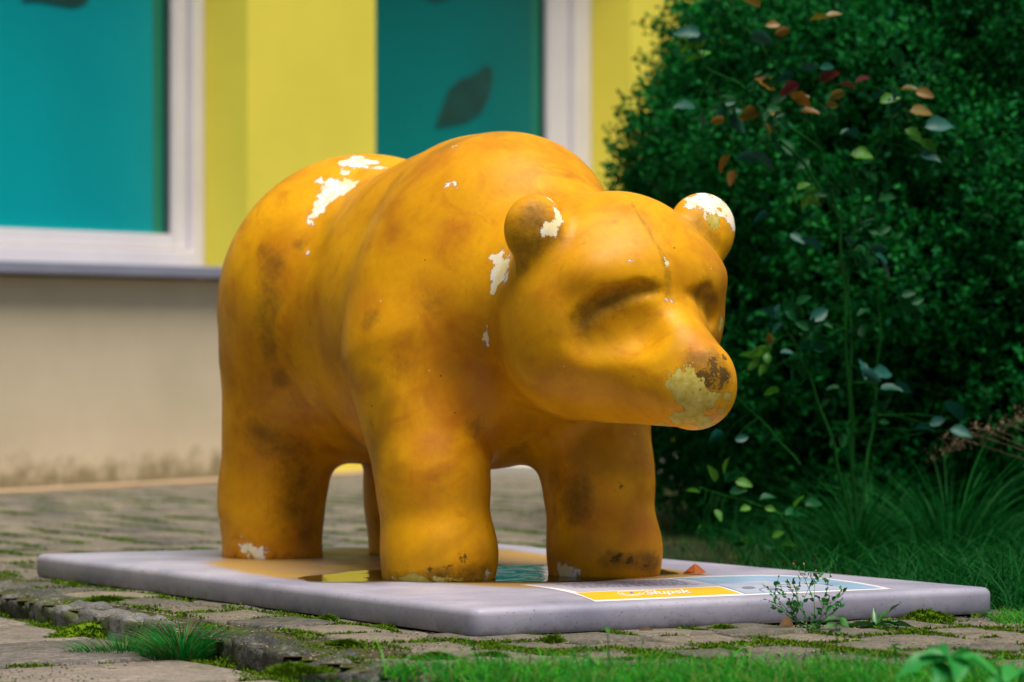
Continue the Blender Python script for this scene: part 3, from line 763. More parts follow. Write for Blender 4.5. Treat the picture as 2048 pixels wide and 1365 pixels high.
grime_shade = spots([(1420,745,34),(1385,720,24),(1440,765,26),(1400,770,20),(1080,430,34),(1060,450,34),(1110,470,26),(1050,500,26),(1250,590,26),(1215,600,26),(1180,625,24),(1300,575,22),(1160,650,18),
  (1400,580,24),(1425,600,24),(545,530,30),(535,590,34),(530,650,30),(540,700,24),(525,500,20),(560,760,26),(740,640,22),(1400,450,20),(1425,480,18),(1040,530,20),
  (600,490,16),(590,900,40),(590,960,40),(590,1020,36),(520,870,36),(1150,980,30),(1160,1020,30)]+line([(780,1152,10),(860,1158,16),(920,1155,18),(985,1145,12)], 5)+line([(1210,1120,16),(1290,1125,20),(1320,1140,12)], 4)+line([(445,1110,8),(630,1112,9)], 7))*0.9  # inner leg spots put shade into the colour; foot lines are dirt
grime_shade = np.maximum(grime_shade, spots([(1400,715,16),(1425,700,16),(1445,730,20),(1420,750,22),(1455,760,16),(1400,770,14)]))
grime_shade = np.maximum(grime_shade, spots([(600,940,34),(615,1000,30),(615,1060,30),(580,960,34),(660,900,26),(1040,900,34),(1110,960,26),(950,860,30)])*0.7)  # painted shade under the belly and on the inner legs
grime_shade = np.maximum(grime_shade, spots([(585,700,40),(600,800,45),(600,880,40),(570,950,50),(560,1050,45),(470,850,30),(740,860,40),(1050,880,50),(1150,930,50),(880,950,40),(1130,1050,45),(620,640,35),(860,620,40),(790,730,45)])*0.45)  # softer painted shade over flank, chest and legs
grime_shade = np.maximum(grime_shade, spots(line([(1262,408,5),(1290,450,5),(1325,510,6),(1338,560,7),(1337,598,6)], 9))*0.62)
grime_shade = np.maximum(grime_shade, spots(line([(520,1118,6),(640,1112,8)], 5)))
black = spots([(1405,760,9),(1420,750,10),(1440,745,9),(930,1118,7),(925,1112,7),(1405,755,9),(1415,775,8),(1430,735,9),(1450,750,8),(895,1135,7),(860,1140,6),(1240,970,5),(1236,985,5),(1240,1112,8),(1262,1120,9),(1290,1130,8),(1225,1125,8),(1350,497,4),(600,617,4),(1164,488,3),(1440,770,10),(1455,755,10),(1395,745,7),(1425,722,8),(1448,715,8)])
rust = spots([(740,610,30),(905,470,34),(880,320,30),(960,300,30),(780,470,26),(840,590,36),(720,760,34),(960,760,40),(940,840,40),(1130,760,40),(1000,690,26),(900,680,40),(620,470,14),(590,490,12),(570,500,12),
   (500,700,50),(490,800,50),(500,900,50),(1275,510,14),(1300,520,10),(1410,690,34),(1390,700,26),(1420,840,14),(1180,1040,34),(1280,1050,34),(870,900,40),(860,1000,30),(1300,450,12),(1290,430,10)])
for nm, arr in (('chip', chip), ('cream', cream), ('grime_shade', grime_shade), ('black', black), ('rust', rust)):
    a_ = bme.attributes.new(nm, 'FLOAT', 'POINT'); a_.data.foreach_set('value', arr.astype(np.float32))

# ------------------------------------------------------------------ foliage helpers
def scatter_leaves(P, Nn, size, aspect=0.5, fold=0.25, seed=1, jitter=0.8):
    """many small folded leaves (2 quads-> 4 tris) at P pointing along Nn"""
    r = np.random.default_rng(seed); n = len(P)
    d = Nn+r.normal(0, jitter, (n,3)); d /= np.linalg.norm(d, axis=1)[:, None]
    u_ = np.cross(d, r.normal(0, 1, (n,3))); u_ /= np.linalg.norm(u_, axis=1)[:, None]+1e-9
    w_ = np.cross(d, u_)
    L = (size*(0.6+0.8*r.random(n)))[:, None]; W_ = L*aspect*0.5
    a = P; tip = P+d*L; m1 = P+d*L*0.5+u_*W_+w_*W_*fold; m2 = P+d*L*0.5-u_*W_+w_*W_*fold
    V = np.stack([a, m1, tip, m2], 1).reshape(-1, 3)
    I = np.arange(n)[:, None]*4
    F = np.concatenate([I+np.array([[0,1,2]]), I+np.array([[0,2,3]])], 1).reshape(-1, 3)
    return V, F
def leaf_mesh(name, L, W, mat, seed=0, serr=0, curl=0.15, teeth=0.0):
    r = random.Random(seed); n = 7; V = []; F = []
    for i in range(n+1):
        f = i/n; w_ = W/2*math.sin(math.pi*min(1, f*0.92+0.04))**0.85*(1.3-0.65*f)
        if i in (0, n): w_ = 0.0006
        w1 = w_*(1+teeth*(i%2)-teeth/2); z = -curl*L*f*f
        jz = 0.10*L*(r.random()-0.5)
        V += [(f*L, -w1, z+0.5*w_+jz), (f*L, 0, z), (f*L, w1, z+0.45*w_*(1+0.6*r.random())-jz*0.5)]
    for i in range(n):
        a = i*3
        F += [[a,a+3,a+4,a+1],[a+1,a+4,a+5,a+2]]
    me = mesh_np(name, V, F); me.materials.append(mat); me.shade_smooth(); return me
def orient(o, p, d, roll=0):
    q = Vector(d).to_track_quat('X', 'Z'); o.matrix_local = Matrix.Translation(p) @ q.to_matrix().to_4x4() @ Matrix.Rotation(roll, 4, 'X')

# ------------------------------------------------------------------ big shrub behind
HEDGE = leafmat('box_leaf', [(0.001,0.04,0.006), (0.001,0.09,0.012), (0.003,0.16,0.02), (0.014,0.29,0.035), (0.012,0.18,0.07)], 0.6, 0.25, 5, 0.08)
BARK = simple('dark_bark', (0.03,0.022,0.012), 0.9, 0.3, 20, 0.004)
INNER = simple('dark_core_fill', (0.001,0.012,0.003), 0.95, 0.3, 14, 0.02, 0.02)  # near-black colour for the added core of the shrub
SC = np.array((1.67, 12.35, 0.80)); SR = np.array((1.32, 1.30, 1.37))
shrub = empty('shrub', (SC[0], SC[1], -0.01)); tag(shrub, 'tall dense dark green box shrub filling the right behind the bear', 'shrub')
def clump(D):
    x, y, z = D[:,0], D[:,1], D[:,2]
    return 0.07*np.sin(7*x+3*y+1)*np.sin(8*z+2*x)+0.045*np.sin(15*x-9*z+2)*np.sin(13*y+11*z)+0.025*np.sin(31*x+17*z)*np.sin(29*y-23*z+1)
def shrub_pts(n, lo, hi, seed):
    r = np.random.default_rng(seed); D = r.normal(0, 1, (n*3, 3)); D /= np.linalg.norm(D, axis=1)[:, None]
    D = D[((D[:,1] < 0.25) | ((D[:,0] < -0.3) & (D[:,1] < 0.9))) & (D[:,0] < 0.75) & (D[:,2] > -0.73)][:n]
    rad = (lo+(hi-lo)*r.random(len(D))**0.7)+clump(D*1.6)
    return SC+D*SR*rad[:, None], D
# sprigs: leaves grouped along short shoots
P0, D0 = shrub_pts(23000, 0.86, 1.0, 3)
r_ = np.random.default_rng(5)
sd_ = D0*0.7+np.array((0,0,0.55))+r_.normal(0, 0.45, D0.shape); sd_ /= np.linalg.norm(sd_, axis=1)[:, None]
PL_, NL_ = [], []
for k in range(9):
    f = k/9
    PL_.append(P0+sd_*(0.085*f)[None] if False else P0+sd_*(0.085*f)); 
    side = r_.normal(0, 1, P0.shape); side -= (side*sd_).sum(1)[:, None]*sd_; side /= np.linalg.norm(side, axis=1)[:, None]
    NL_.append(sd_*0.6+side)
PL_ = np.concatenate(PL_); NL_ = np.concatenate(NL_); PL_[:,2] = np.maximum(PL_[:,2], 0.0)
V, F = scatter_leaves(PL_-np.array((SC[0], SC[1], -0.01)), NL_, 0.025, 0.5, 0.3, 8, 0.25)
o = link('foliage', mesh_np('foliage', V, F), HEDGE, shrub); o['kind'] = 'stuff'
# long shoots sticking out of the outline, upper left
tw = MB(); PS, NS = [], []
for k in range(46):
    an = R(random.uniform(100, 200)); el = random.uniform(-0.05, 0.75)
    d = np.array((math.cos(an)*math.cos(el), -abs(math.sin(an))*0.45*math.cos(el), math.sin(el))); d /= np.linalg.norm(d)
    p = SC+d*SR*0.93; dd = d*0.8+np.array((random.gauss(0,0.25), random.gauss(0,0.25), 0.5)); dd /= np.linalg.norm(dd)
    L_ = random.uniform(0.14, 0.32); p = p-np.array((SC[0], SC[1], -0.01))
    tw.tube([p, p+dd*L_*0.5+np.array((0,0,0.01)), p+dd*L_], [0.003, 0.002, 0.001], 4)
    for j in range(22):
        f = j/22; PS.append(p+dd*L_*f); s_ = rng.normal(0, 1, 3); NS.append(dd*0.7+s_/np.linalg.norm(s_))
V, F = scatter_leaves(np.array(PS), np.array(NS), 0.024, 0.5, 0.3, 9, 0.15)
o = link('shoots', mesh_np('shoots', V, F), HEDGE, shrub); o['kind'] = 'stuff'
for k in range(26):
    a_ = random.uniform(0, 6.28); t_ = random.uniform(0.2, 1.0); e_ = Vector((math.cos(a_)*SR[0]*0.8*t_, math.sin(a_)*SR[1]*0.8*t_, random.uniform(0.7, 1.9)))
    tw.tube([(0.04*math.cos(a_), 0.04*math.sin(a_), -0.05), e_*0.4+Vector((0,0,0.1)), e_], [0.02, 0.012, 0.003], 5)
tw.build('branches', BARK, shrub)
bm = bmesh.new(); bmesh.ops.create_icosphere(bm, subdivisions=5, radius=1)  # solid dark core added behind the leaves to block light and gaps
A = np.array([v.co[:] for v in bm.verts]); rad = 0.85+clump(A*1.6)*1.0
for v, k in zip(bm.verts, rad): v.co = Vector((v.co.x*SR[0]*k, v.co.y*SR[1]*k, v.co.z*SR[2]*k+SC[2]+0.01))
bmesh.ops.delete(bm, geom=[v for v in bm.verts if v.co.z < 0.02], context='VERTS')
o = link('light_block_core', bm_mesh(bm, 'light_block_core'), INNER, shrub, True); o['kind'] = 'stuff'

# ------------------------------------------------------------------ rose bush
CANE = simple('green_cane', (0.006,0.06,0.008), 0.9, 0.35, 12, 0, 0.08)
RL = [leafmat('rose_leaf_green', [(0.002,0.07,0.014), (0.004,0.12,0.028)], 0.5, 0.3, 30, 0.2, True),
      leafmat('rose_leaf_bluish', [(0.004,0.08,0.05), (0.02,0.12,0.10)], 0.45, 0.15, 30, 0.25, True),
      leafmat('rose_leaf_bronze', [(0.10,0.10,0.010), (0.30,0.14,0.02), (0.14,0.17,0.02)], 0.4, 0.35, 30, 0.5, True),
      leafmat('rose_leaf_lime', [(0.05,0.25,0.02), (0.10,0.32,0.02)], 0.4, 0.4, 30, 0.5, True),
      leafmat('rose_leaf_crimson', [(0.10,0.020,0.018), (0.15,0.02,0.03)], 0.4, 0.35, 30, 0.5, True)]
RM = [[leaf_mesh('leaf', L_, L_*0.6, m_, s_, curl=c_, teeth=0.12) for s_, (L_, c_) in enumerate(((0.075,0.1),(0.090,0.3),(0.062,-0.1)))] for m_ in RL]
def rose(base, canes, leaves, label, name='rose_bush', group=None):
    root = empty(name, base); tag(root, label, 'plant', group)
    B = Vector(base)
    for pts in canes:
        mb = MB(); P_ = []
        pp = [pix(*p)-B for p in pts]
        for i in range(len(pp)-1):
            for k in range(5): P_.append(pp[i].lerp(pp[i+1], k/5)+Vector((math.sin((i*5+k)*1.3)*0.003, 0, 0)))
        P_.append(pp[-1])
        r0 = 0.0062 if len(pp) > 3 else 0.0036
        mb.tube(P_, [r0*(1-0.7*i/len(P_)) for i in range(len(P_))], 6)
        mb.build('stem', CANE, root)
    cpts = [pix(*p)-B for pts in canes for a, b in zip(pts[:-1], pts[1:]) for p in [[a[q]+(b[q]-a[q])*k/6 for q in range(3)] for k in range(7)]]
    pet = MB()
    def put(p, d, kind, sc):
        o = bpy.data.objects.new('leaf', RM[kind][random.randrange(3)]); COL.objects.link(o); o.parent = root
        orient(o, p, d, R(random.uniform(20, 75))*random.choice((1, 1, -1))); o.scale = (sc, sc, sc)
    for (px, py, Y, kind, ang) in leaves:
        comp = kind >= 10; kind %= 10
        a_ = R(ang); d = Vector((math.cos(a_), random.uniform(-0.7, 0.5), math.sin(a_))).normalized(); p = pix(px, py, Y)-B
        c = min(cpts, key=lambda q: (q-p).length)
        pet.tube([c, c.lerp(p, 0.5)+Vector((0,0,0.008)), p], [0.0016, 0.0012, 0.0009], 4)
        if not comp: put(p, d, kind, random.uniform(0.6, 0.95)*(0.72 if name == 'seedling' else 1)); continue
        L_ = random.uniform(0.045, 0.07); e = p+d*L_; pet.tube([p, e], [0.001, 0.0007], 4)
        sd3 = d.cross(Vector((random.uniform(-.4,.4), -1, random.uniform(-.4,.4)))).normalized(); sc = random.uniform(0.45, 0.7)
        put(e, d, kind, sc)
        for f in (0.35, 0.85):
            for q in (-1, 1): put(p.lerp(e, f), (d*0.5+sd3*q+Vector((0,random.uniform(-.3,.3),-0.15))).normalized(), kind, sc*0.85)
    pet.build('leaf_stalks', CANE, root)['kind'] = 'stuff'
    return root
YR = 10.1
canes = [[(1712,1060,YR),(1705,900,YR),(1702,700,YR),(1695,520,YR),(1720,420,YR),(1745,330,YR),(1775,240,YR)],
         [(1712,1060,YR),(1700,850,YR),(1690,620,YR),(1680,450,YR),(1640,300,YR),(1600,200,YR),(1520,90,YR),(1450,10,YR)],
         [(1700,1050,YR),(1670,900,YR),(1625,770,YR),(1590,690,YR),(1555,630,YR)],
         [(1715,1060,YR),(1745,860,YR+.1),(1760,680,YR+.1),(1755,560,YR+.1)],
         [(1680,440,YR),(1610,330,YR),(1540,260,YR),(1470,200,YR)],
         [(1695,520,YR),(1770,480,YR),(1850,440,YR)],
         [(1640,300,YR),(1560,240,YR),(1480,170,YR),(1400,130,YR)],
         [(1600,930,YR-.1),(1540,860,YR-.1),(1470,790,YR-.1)],
         [(1745,330,YR),(1800,200,YR),(1830,170,YR)]]
rl = []
def near_canes(n):
    for _ in range(n):
        c = random.choice(canes[:7]+[canes[8]]); i = random.randrange(1, len(c)); f = random.random()
        x = c[i-1][0]+(c[i][0]-c[i-1][0])*f; y = c[i-1][1]+(c[i][1]-c[i-1][1])*f
        if y > 860: continue
        kind = 10+random.choices((0,1,3), (0.74,0.18,0.08))[0]
        rl.append((x+random.gauss(0,30), y+random.gauss(0,20), YR+random.gauss(0,0.08), kind, random.uniform(-60, 240)))
near_canes(44)
for (x,y,k,a) in ((1400,70,1,170),(1420,75,1,190),(1500,70,1,-20),(1560,50,2,190),(1620,40,2,0),(1650,35,2,5),(1580,60,2,200),(1520,15,2,150),(1600,140,1,10),(1640,135,1,-10),(1590,155,1,190),
  (1600,170,4,200),(1640,165,4,30),(1680,170,4,-10),(1710,165,4,10),(1690,185,2,200),(1550,180,2,150),(1580,190,2,-30),(1560,220,2,200),(1600,225,2,0),(1450,240,2,190),(1480,235,2,10),(1520,230,2,180),
  (1530,245,2,-70),(1650,210,2,-10),(1620,195,2,190),(1800,180,2,0),(1830,185,2,-10),(1780,190,1,190),(1760,205,3,20),(1820,225,2,0),(1810,260,3,-30),(1840,280,3,-40),(1680,268,1,0),(1720,270,1,180),
  (1700,312,3,0),(1740,305,3,190),(1850,255,1,10),(1840,310,1,-10),(1390,215,1,180),(1400,225,1,-90),(1500,310,1,-20),(1520,315,1,180),(1460,310,2,240),(1470,340,2,250),(1740,500,1,0),(1760,520,1,-60),(1750,510,1,-30),
  (1710,490,1,150),(1580,470,1,-30),(1600,480,1,-20),(1540,430,1,200),(1525,700,3,210),(1510,710,3,20),(1545,690,2,110),(1560,705,1,-10),(1600,700,1,10),(1720,745,1,-20),(1745,750,1,10),(1760,780,1,0),(1780,775,1,-10),
  (1730,760,1,100),(1600,770,0,180),(1560,780,3,200),(1620,640,1,30),(1640,650,0,-20),(1470,880,1,10),(1450,870,1,190),(1830,860,1,10),(1860,850,1,20),(1900,860,1,-10),(1920,840,1,120)):
    rl.append((x, y, YR-0.05+random.gauss(0,0.03), k, a))
rb = pix(1712,1060,YR); rose((rb.x, rb.y, -0.01), canes, rl, 'leggy rose bush with bronze and blue green leaves in front of the dark shrub')
# small sapling low beside the plinth
sy = 9.95
sap = [[(1590,1085,sy),(1560,1030,sy),(1500,1005,sy),(1440,990,sy),(1400,975,sy)],[(1560,1030,sy),(1590,1020,sy),(1640,1010,sy)]]
sl = [(x,y,sy-0.02,0 if i%2 else 3,a) for i,(x,y,a) in enumerate(((1400,985,180),(1410,1000,230),(1430,965,110),(1450,965,40),(1470,965,-10),(1460,985,10),(1450,950,80),(1420,1010,250),(1430,1020,-60),(1440,1040,-50),(1405,1050,-120),(1410,1060,200),(1500,1015,200),(1520,1000,20),(1530,1015,-20),(1570,1030,10),(1590,1015,60),(1610,1010,10),(1500,1080,190),(1520,1075,90),(1545,1075,20),(1530,1090,-10),(1560,1090,0),(1490,1090,180)))]
sb = pix(1590,1095,sy); rose((sb.x, sb.y, -0.01), sap, sl, 'low bright leaved seedling growing between the plinth and the rose bush', 'seedling')

# ------------------------------------------------------------------ grass
def blades(pts, hmin, hmax, wd, bend, seed, n=4, dirs=None):
    """curved grass blades from numpy roots"""
    r = np.random.default_rng(seed); m = len(pts)
    an = r.random(m)*6.283; lean = bend*(0.3+r.random(m)); Hh = hmin+(hmax-hmin)*r.random(m)**1.4
    dx, dy = np.cos(an), np.sin(an)
    if dirs is not None: dx = dx*0.6+dirs[0]; dy = dy*0.6+dirs[1]
    V = []; ws = wd*(0.7+0.6*r.random(m))
    tw_ = r.random(m)*3.14
    sxx, syy = np.cos(tw_), np.sin(tw_)
    for i in range(n):
        f = i/(n-1)
        off = lean*Hh*f**2; zz = Hh*(f-0.32*lean*f**2)
        c = pts+np.stack([dx*off, dy*off, zz], 1); w_ = ws*(1-f)**0.7*0.5+0.00015
        sd2 = np.stack([sxx*w_, syy*w_, np.zeros(m)], 1)
        V += [c-sd2, c+sd2]
    V = np.stack(V, 1).reshape(-1, 3)
    I = np.arange(m)[:, None]*(2*n)
    F = np.concatenate([I+np.array([[2*i, 2*i+1, 2*i+3, 2*i+2]]) for i in range(n-1)], 1).reshape(-1, 4)
    return V, F
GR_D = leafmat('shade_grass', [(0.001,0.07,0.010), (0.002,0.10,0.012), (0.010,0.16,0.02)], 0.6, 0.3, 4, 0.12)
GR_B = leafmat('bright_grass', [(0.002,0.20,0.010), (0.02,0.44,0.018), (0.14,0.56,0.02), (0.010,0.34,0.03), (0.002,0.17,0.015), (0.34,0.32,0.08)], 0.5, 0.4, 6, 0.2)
GR_T = leafmat('tuft_grass', [(0.002,0.13,0.015), (0.006,0.24,0.03), (0.03,0.36,0.05), (0.004,0.17,0.025), (0.25,0.20,0.06)], 0.5, 0.3, 6, 0.2)
# meadow grass behind the plinth
n = 60000; X = rng.uniform(0.15, 2.6, n); Y = rng.uniform(7.9, 12.4, n)
uu = (X-NC.x)*U.x+(Y-NC.y)*U.y; vv = (X-NC.x)*Vv.x+(Y-NC.y)*Vv.y
k = (vv > 1.37) & (uu > -0.02) & (X < 0.1368*Y+0.25); X, Y = X[k], Y[k]
dens = np.clip(0.05+1.0*(X-0.55), 0.04, 0.9); k = rng.random(len(X)) < dens; X, Y = X[k], Y[k]
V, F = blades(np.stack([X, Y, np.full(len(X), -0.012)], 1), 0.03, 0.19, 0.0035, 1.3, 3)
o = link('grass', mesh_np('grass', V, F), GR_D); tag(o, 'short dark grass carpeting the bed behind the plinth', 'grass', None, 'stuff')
# arching long grass clumps
def tussock(cx, cy, n, h0, h1, rad, label, mat=GR_D, wd=0.006, bend=1.3, seed=0):
    r = np.random.default_rng(seed); a = r.random(n)*6.28; q = np.sqrt(r.random(n))*rad
    z0 = gz(cx, cy)
    V, F = blades(np.stack([np.cos(a)*q, np.sin(a)*q, np.full(n, 0.0)], 1), h0, h1, wd, bend, seed, 7)
    o = link('grass_tussock', mesh_np('grass_tussock', V, F), mat); o.location = (cx, cy, z0-0.008)
    tag(o, label, 'grass tussock'); return o
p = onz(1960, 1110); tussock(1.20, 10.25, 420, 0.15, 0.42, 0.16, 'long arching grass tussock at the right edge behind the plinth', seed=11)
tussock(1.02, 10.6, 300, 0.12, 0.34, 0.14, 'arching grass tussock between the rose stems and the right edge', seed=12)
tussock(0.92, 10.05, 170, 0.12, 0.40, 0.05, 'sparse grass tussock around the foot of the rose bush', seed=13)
# dry flower stalks
DRY = leafmat('dry_stalk', [(0.10,0.085,0.04), (0.20,0.14,0.08)], 0.8, 0.2, 10)
mb = MB(); b0 = Vector((1.66, 10.1, 0))
PS, NS = [], []
for k in range(9):
    e = Vector((-0.50+0.035*k+random.gauss(0,0.02), random.gauss(0,0.05), 0.31+0.012*k+random.gauss(0,0.02)))
    st = Vector((random.gauss(0.05,0.05), random.gauss(0,0.04), -0.01))
    pts = [st, st.lerp(e, 0.5)+Vector((0.03,0,0.12)), e+Vector((0.05,0,0.02)), e+Vector((-0.04,0,-0.02))]
    P_ = []
    for i in range(len(pts)-1):
        for j in range(4): P_.append(pts[i].lerp(pts[i+1], j/4))
    mb.tube(P_, 0.0009, 4)
    for j in range(26):
        f = random.random(); q = (e+Vector((0.06,0,0.03))).lerp(e+Vector((-0.06,0,-0.03)), f); PS.append(np.array(q)+rng.normal(0,0.012,3)); NS.append(rng.normal(0,1,3)*0.6+np.array((0,0,-0.5)))
V, F = scatter_leaves(np.array(PS), np.array(NS), 0.016, 0.4, 0.2, 4, 0.4)
dr = empty('dried_stalks', b0); tag(dr, 'brown dried seed stalks arching in from the right edge above the grass', 'plant')
mb.build('stem', DRY, dr); o = link('seed_heads', mesh_np('seed_heads', V, F), DRY, dr); o['kind'] = 'stuff'

def nz2(x, y): return math.sin(x*11+2*math.sin(y*7))+math.sin(y*13+1.7*math.sin(x*9)+1)+0.6*math.sin(x*31+y*27)
# foreground grass (out of focus, bottom centre and right)
def patch(n, f, h0, h1, wd, bend, mat, label, seed, cat='grass'):
    pts = []
    r = random.Random(seed)
    while len(pts) < n:
        x, y = f(r); pts.append((x, y, gz(x, y)-0.006))
    V, F = blades(np.array(pts), h0, h1, wd, bend, seed, 5)
    o = link('grass', mesh_np('grass', V, F), mat); tag(o, label, cat, None, 'stuff'); return o
def fg(r):
    while True:
        x = r.uniform(-0.42, 0.90); y = r.gauss(6.55, 0.16)
        lim = 6.99-0.03*math.sin(x*9)+0.05*math.sin(x*23+1)-0.28*max(0, x-0.45)
        if x < -0.05: lim = 6.84+0.3*(x+0.1)
        if y < lim and y > 6.15 and nz2(x*2.2, y*1.8)+r.random()*2.2 > 0.6: return x, y
patch(13000, fg, 0.008, 0.068, 0.0032, 1.2, GR_B, 'blurred bright green grass along the bottom edge of the picture', 21)
patch(900, lambda r: (r.uniform(-0.15, 0.85), r.gauss(6.62, 0.10)), 0.03, 0.085, 0.0034, 1.5, GR_B, 'loose longer grass blades arching over the short grass at the bottom', 25)
def fg2(r): return r.uniform(-0.25, 0.45), r.gauss(6.6, 0.1)
patch(90, fg2, 0.06, 0.13, 0.0035, 0.9, GR_B, 'few tall soft grass blades rising in front of the plinth', 22)
def rgt(r): return r.uniform(1.03, 1.35), r.gauss(8.02, 0.06)
patch(1500, rgt, 0.012, 0.05, 0.0022, 1.1, GR_B, 'small bright grass at the right corner of the plinth', 23)
# the sharp tuft at left on the joint below the kerb
tp = onz(365, 1318, LOW)
def tuft(cx, cy, n, h0, h1, rx, ry, seed, label, ang=0.0, mat=None, z=None):
    r = np.random.default_rng(seed); a = r.random(n)*6.28; q = r.random(n)**0.8
    x = np.cos(a)*q*rx; y = np.sin(a)*q*ry; ca, sa = math.cos(ang), math.sin(ang)
    V, F = blades(np.stack([x*ca-y*sa, x*sa+y*ca, np.zeros(n)], 1), h0, h1, 0.0024, 1.2, seed, 6)
    o = link('grass_tuft', mesh_np('grass_tuft', V, F), mat or GR_T); o.location = (cx, cy, gz(cx, cy) if z is None else z); tag(o, label, 'grass tuft'); return o
tuft(tp.x, tp.y, 900, 0.025, 0.105, 0.085, 0.06, 31, 'spiky dark green grass tuft at the foot of the broken kerb', z=LOW)
tp2 = onz(250, 1308, LOW); tuft(tp2.x, tp2.y, 520, 0.015, 0.055, 0.12, 0.05, 32, 'flat trailing grass tuft left of the spiky one', z=LOW)

# ------------------------------------------------------------------ moss in the joints
MOSS = leafmat('moss', [(0.03,0.09,0.002), (0.09,0.19,0.003), (0.17,0.28,0.006), (0.06,0.13,0.003)], 0.9, 0.15, 14, 0.1)
mp = []
for _ in range(420000):
    y = 6.5+4.3*random.random()**1.7; x = random.uniform(-0.1368*y-0.05, 0.1368*y+0.05)
    s = kside(x, y)
    u, v = uv(x, y)
    if s < -0.12:
        if soil(x, y) or (0.0 < u < 2.2 and 0.0 < v < 1.3): continue
        vj = (v+0.06)/PV; fj = abs(vj-round(vj))*PV
        row = math.floor(vj); ui = u/PU-0.5*(row%2)-0.13*math.sin(row*2.3); fu = abs((ui-0.5)-round(ui-0.5))*PU
        dj = min(fj, fu); th = 0.008+0.011*max(0, nz2(x, y)+0.1)
        if nz2(x, y) < -0.7: continue
        if dj > th: continue
        z = -0.004+0.006*max(0, 1-dj/th)
    elif s < 0.03:
        if random.random() > 0.6 or nz2(x*1.6, y*1.3) < 0.1: continue
        z = -0.005-0.5*max(0, s+0.06)
    else:
        d1 = (Vector((x,y,0))-KA).dot(KD)-0.1+0.25; d2 = s-0.05
        f1 = abs(d1/0.5-round(d1/0.5))*0.5; f2 = abs(d2/0.5-round(d2/0.5))*0.5
        if min(f1, f2) > 0.014+0.018*max(0, nz2(x, y)) or nz2(x, y) < 0.0: continue
        z = LOW-0.002
    mp.append((x, y, z))
for _ in range(160000):
    y = 10.2+4.6*random.random(); x = random.uniform(-0.1368*y-0.05, 0.35)
    u, v = uv(x, y)
    if soil(x, y) or (0.0 < u < 2.4 and 0.0 < v < 1.3) or kside(x, y) > -0.12 or (x+2.03)*0.854-0.52*(y-14.85) < 0.0: continue
    vj = (v+0.06)/PV; fj = abs(vj-round(vj))*PV
    if nz2(x*0.7, y*0.7) < -0.3 or fj > 0.012+0.012*max(0, nz2(x*0.7, y*0.7)): continue
    mp.append((x, y, -0.001))
mp = np.array(mp)
mp[:,2] += 0.001
V, F = blades(mp, 0.004, 0.011, 0.0045, 0.9, 41, 3)
o = link('moss', mesh_np('moss', V, F), MOSS); tag(o, 'yellow green moss growing in the joints of the paving', 'moss', None, 'stuff')
# moss cushions
def cushion(cx, cy, z, rx, ry, h, label, seed):
    n = int(2600*max(0.3, rx/0.06)); r = np.random.default_rng(seed); a = r.random(n)*6.28; q = np.sqrt(r.random(n))
    lump = 1+0.35*np.sin(a*3+seed)+0.2*np.sin(a*7)
    x = np.cos(a)*q*rx*lump; y = np.sin(a)*q*ry*lump; zz = h*(1-q**2)*(0.8+0.3*np.sin(x*150)*np.sin(y*170))
    V, F = blades(np.stack([x, y, zz], 1), 0.004, 0.011, 0.0034, 0.9, seed, 3)
    # firm body under the tips
    V2 = []; F2 = []; nr, na = 6, 22
    for i in range(nr+1):
        for j in range(na):
            aa = 2*math.pi*j/na; qq = i/nr; l_ = 1+0.35*math.sin(aa*3+seed)+0.2*math.sin(aa*7)
            V2.append((math.cos(aa)*qq*rx*l_, math.sin(aa)*qq*ry*l_, h*(1-qq**2)))
    for i in range(nr):
        for j in range(na): F2.append([i*na+j, i*na+(j+1)%na, (i+1)*na+(j+1)%na, (i+1)*na+j])
    F2 = np.array(F2); Vt = np.concatenate([V, np.array(V2)]); Ft = np.concatenate([F, F2+len(V)])
    o = link('moss_cushion', mesh_np('moss_cushion', Vt, Ft), MOSS); o.location = (cx, cy, z); tag(o, label, 'moss cushion'); return o
for s_, (px, py, zz, rx, ry, h, lb) in enumerate((
    (195, 1270, LOW, 0.085, 0.12, 0.030, 'large bright moss cushion under the pale kerb edge at left'),
    (300, 1295, LOW, 0.06, 0.08, 0.012, 'flat moss cushion beside the spiky grass tuft'),
    (655, 1243, 0.0, 0.020, 0.03, 0.012, 'small dark moss cushion against the left side of the plinth'),
    (1105, 1285, 0.0, 0.020, 0.03, 0.012, 'small dark moss cushion in front of the plinth corner'),
    (1445, 1262, 0.0, 0.030, 0.04, 0.010, 'low moss cushion against the middle of the front side of the plinth'),
    (1850, 1240, 0.0, 0.050, 0.05, 0.020, 'moss cushion against the plinth at right with yellow tips'),
    (870, 1318, 0.0, 0.035, 0.04, 0.009, 'flat oval moss patch on the paving below the plinth corner'),
    (985, 1315, 0.0, 0.028, 0.03, 0.008, 'small oval moss patch right of the flat one'),
    (690, 1290, 0.0, 0.028, 0.02, 0.008, 'dull brown moss patch on the paving left of the plinth corner'),
    (215, 1202, 0.0, 0.055, 0.05, 0.008, 'long thin moss patch on the paving left of the plinth'),
    (590, 1345, 0.0, 0.05, 0.05, 0.014, 'moss cushion on the kerb at the bottom of the picture'),
    (1000, 1345, 0.0, 0.13, 0.05, 0.012, 'wide bright moss patch at the bottom centre'))):
    p = onz(px, py, zz); cushion(p.x, p.y, zz-0.002, rx, ry, h, lb, 60+s_)

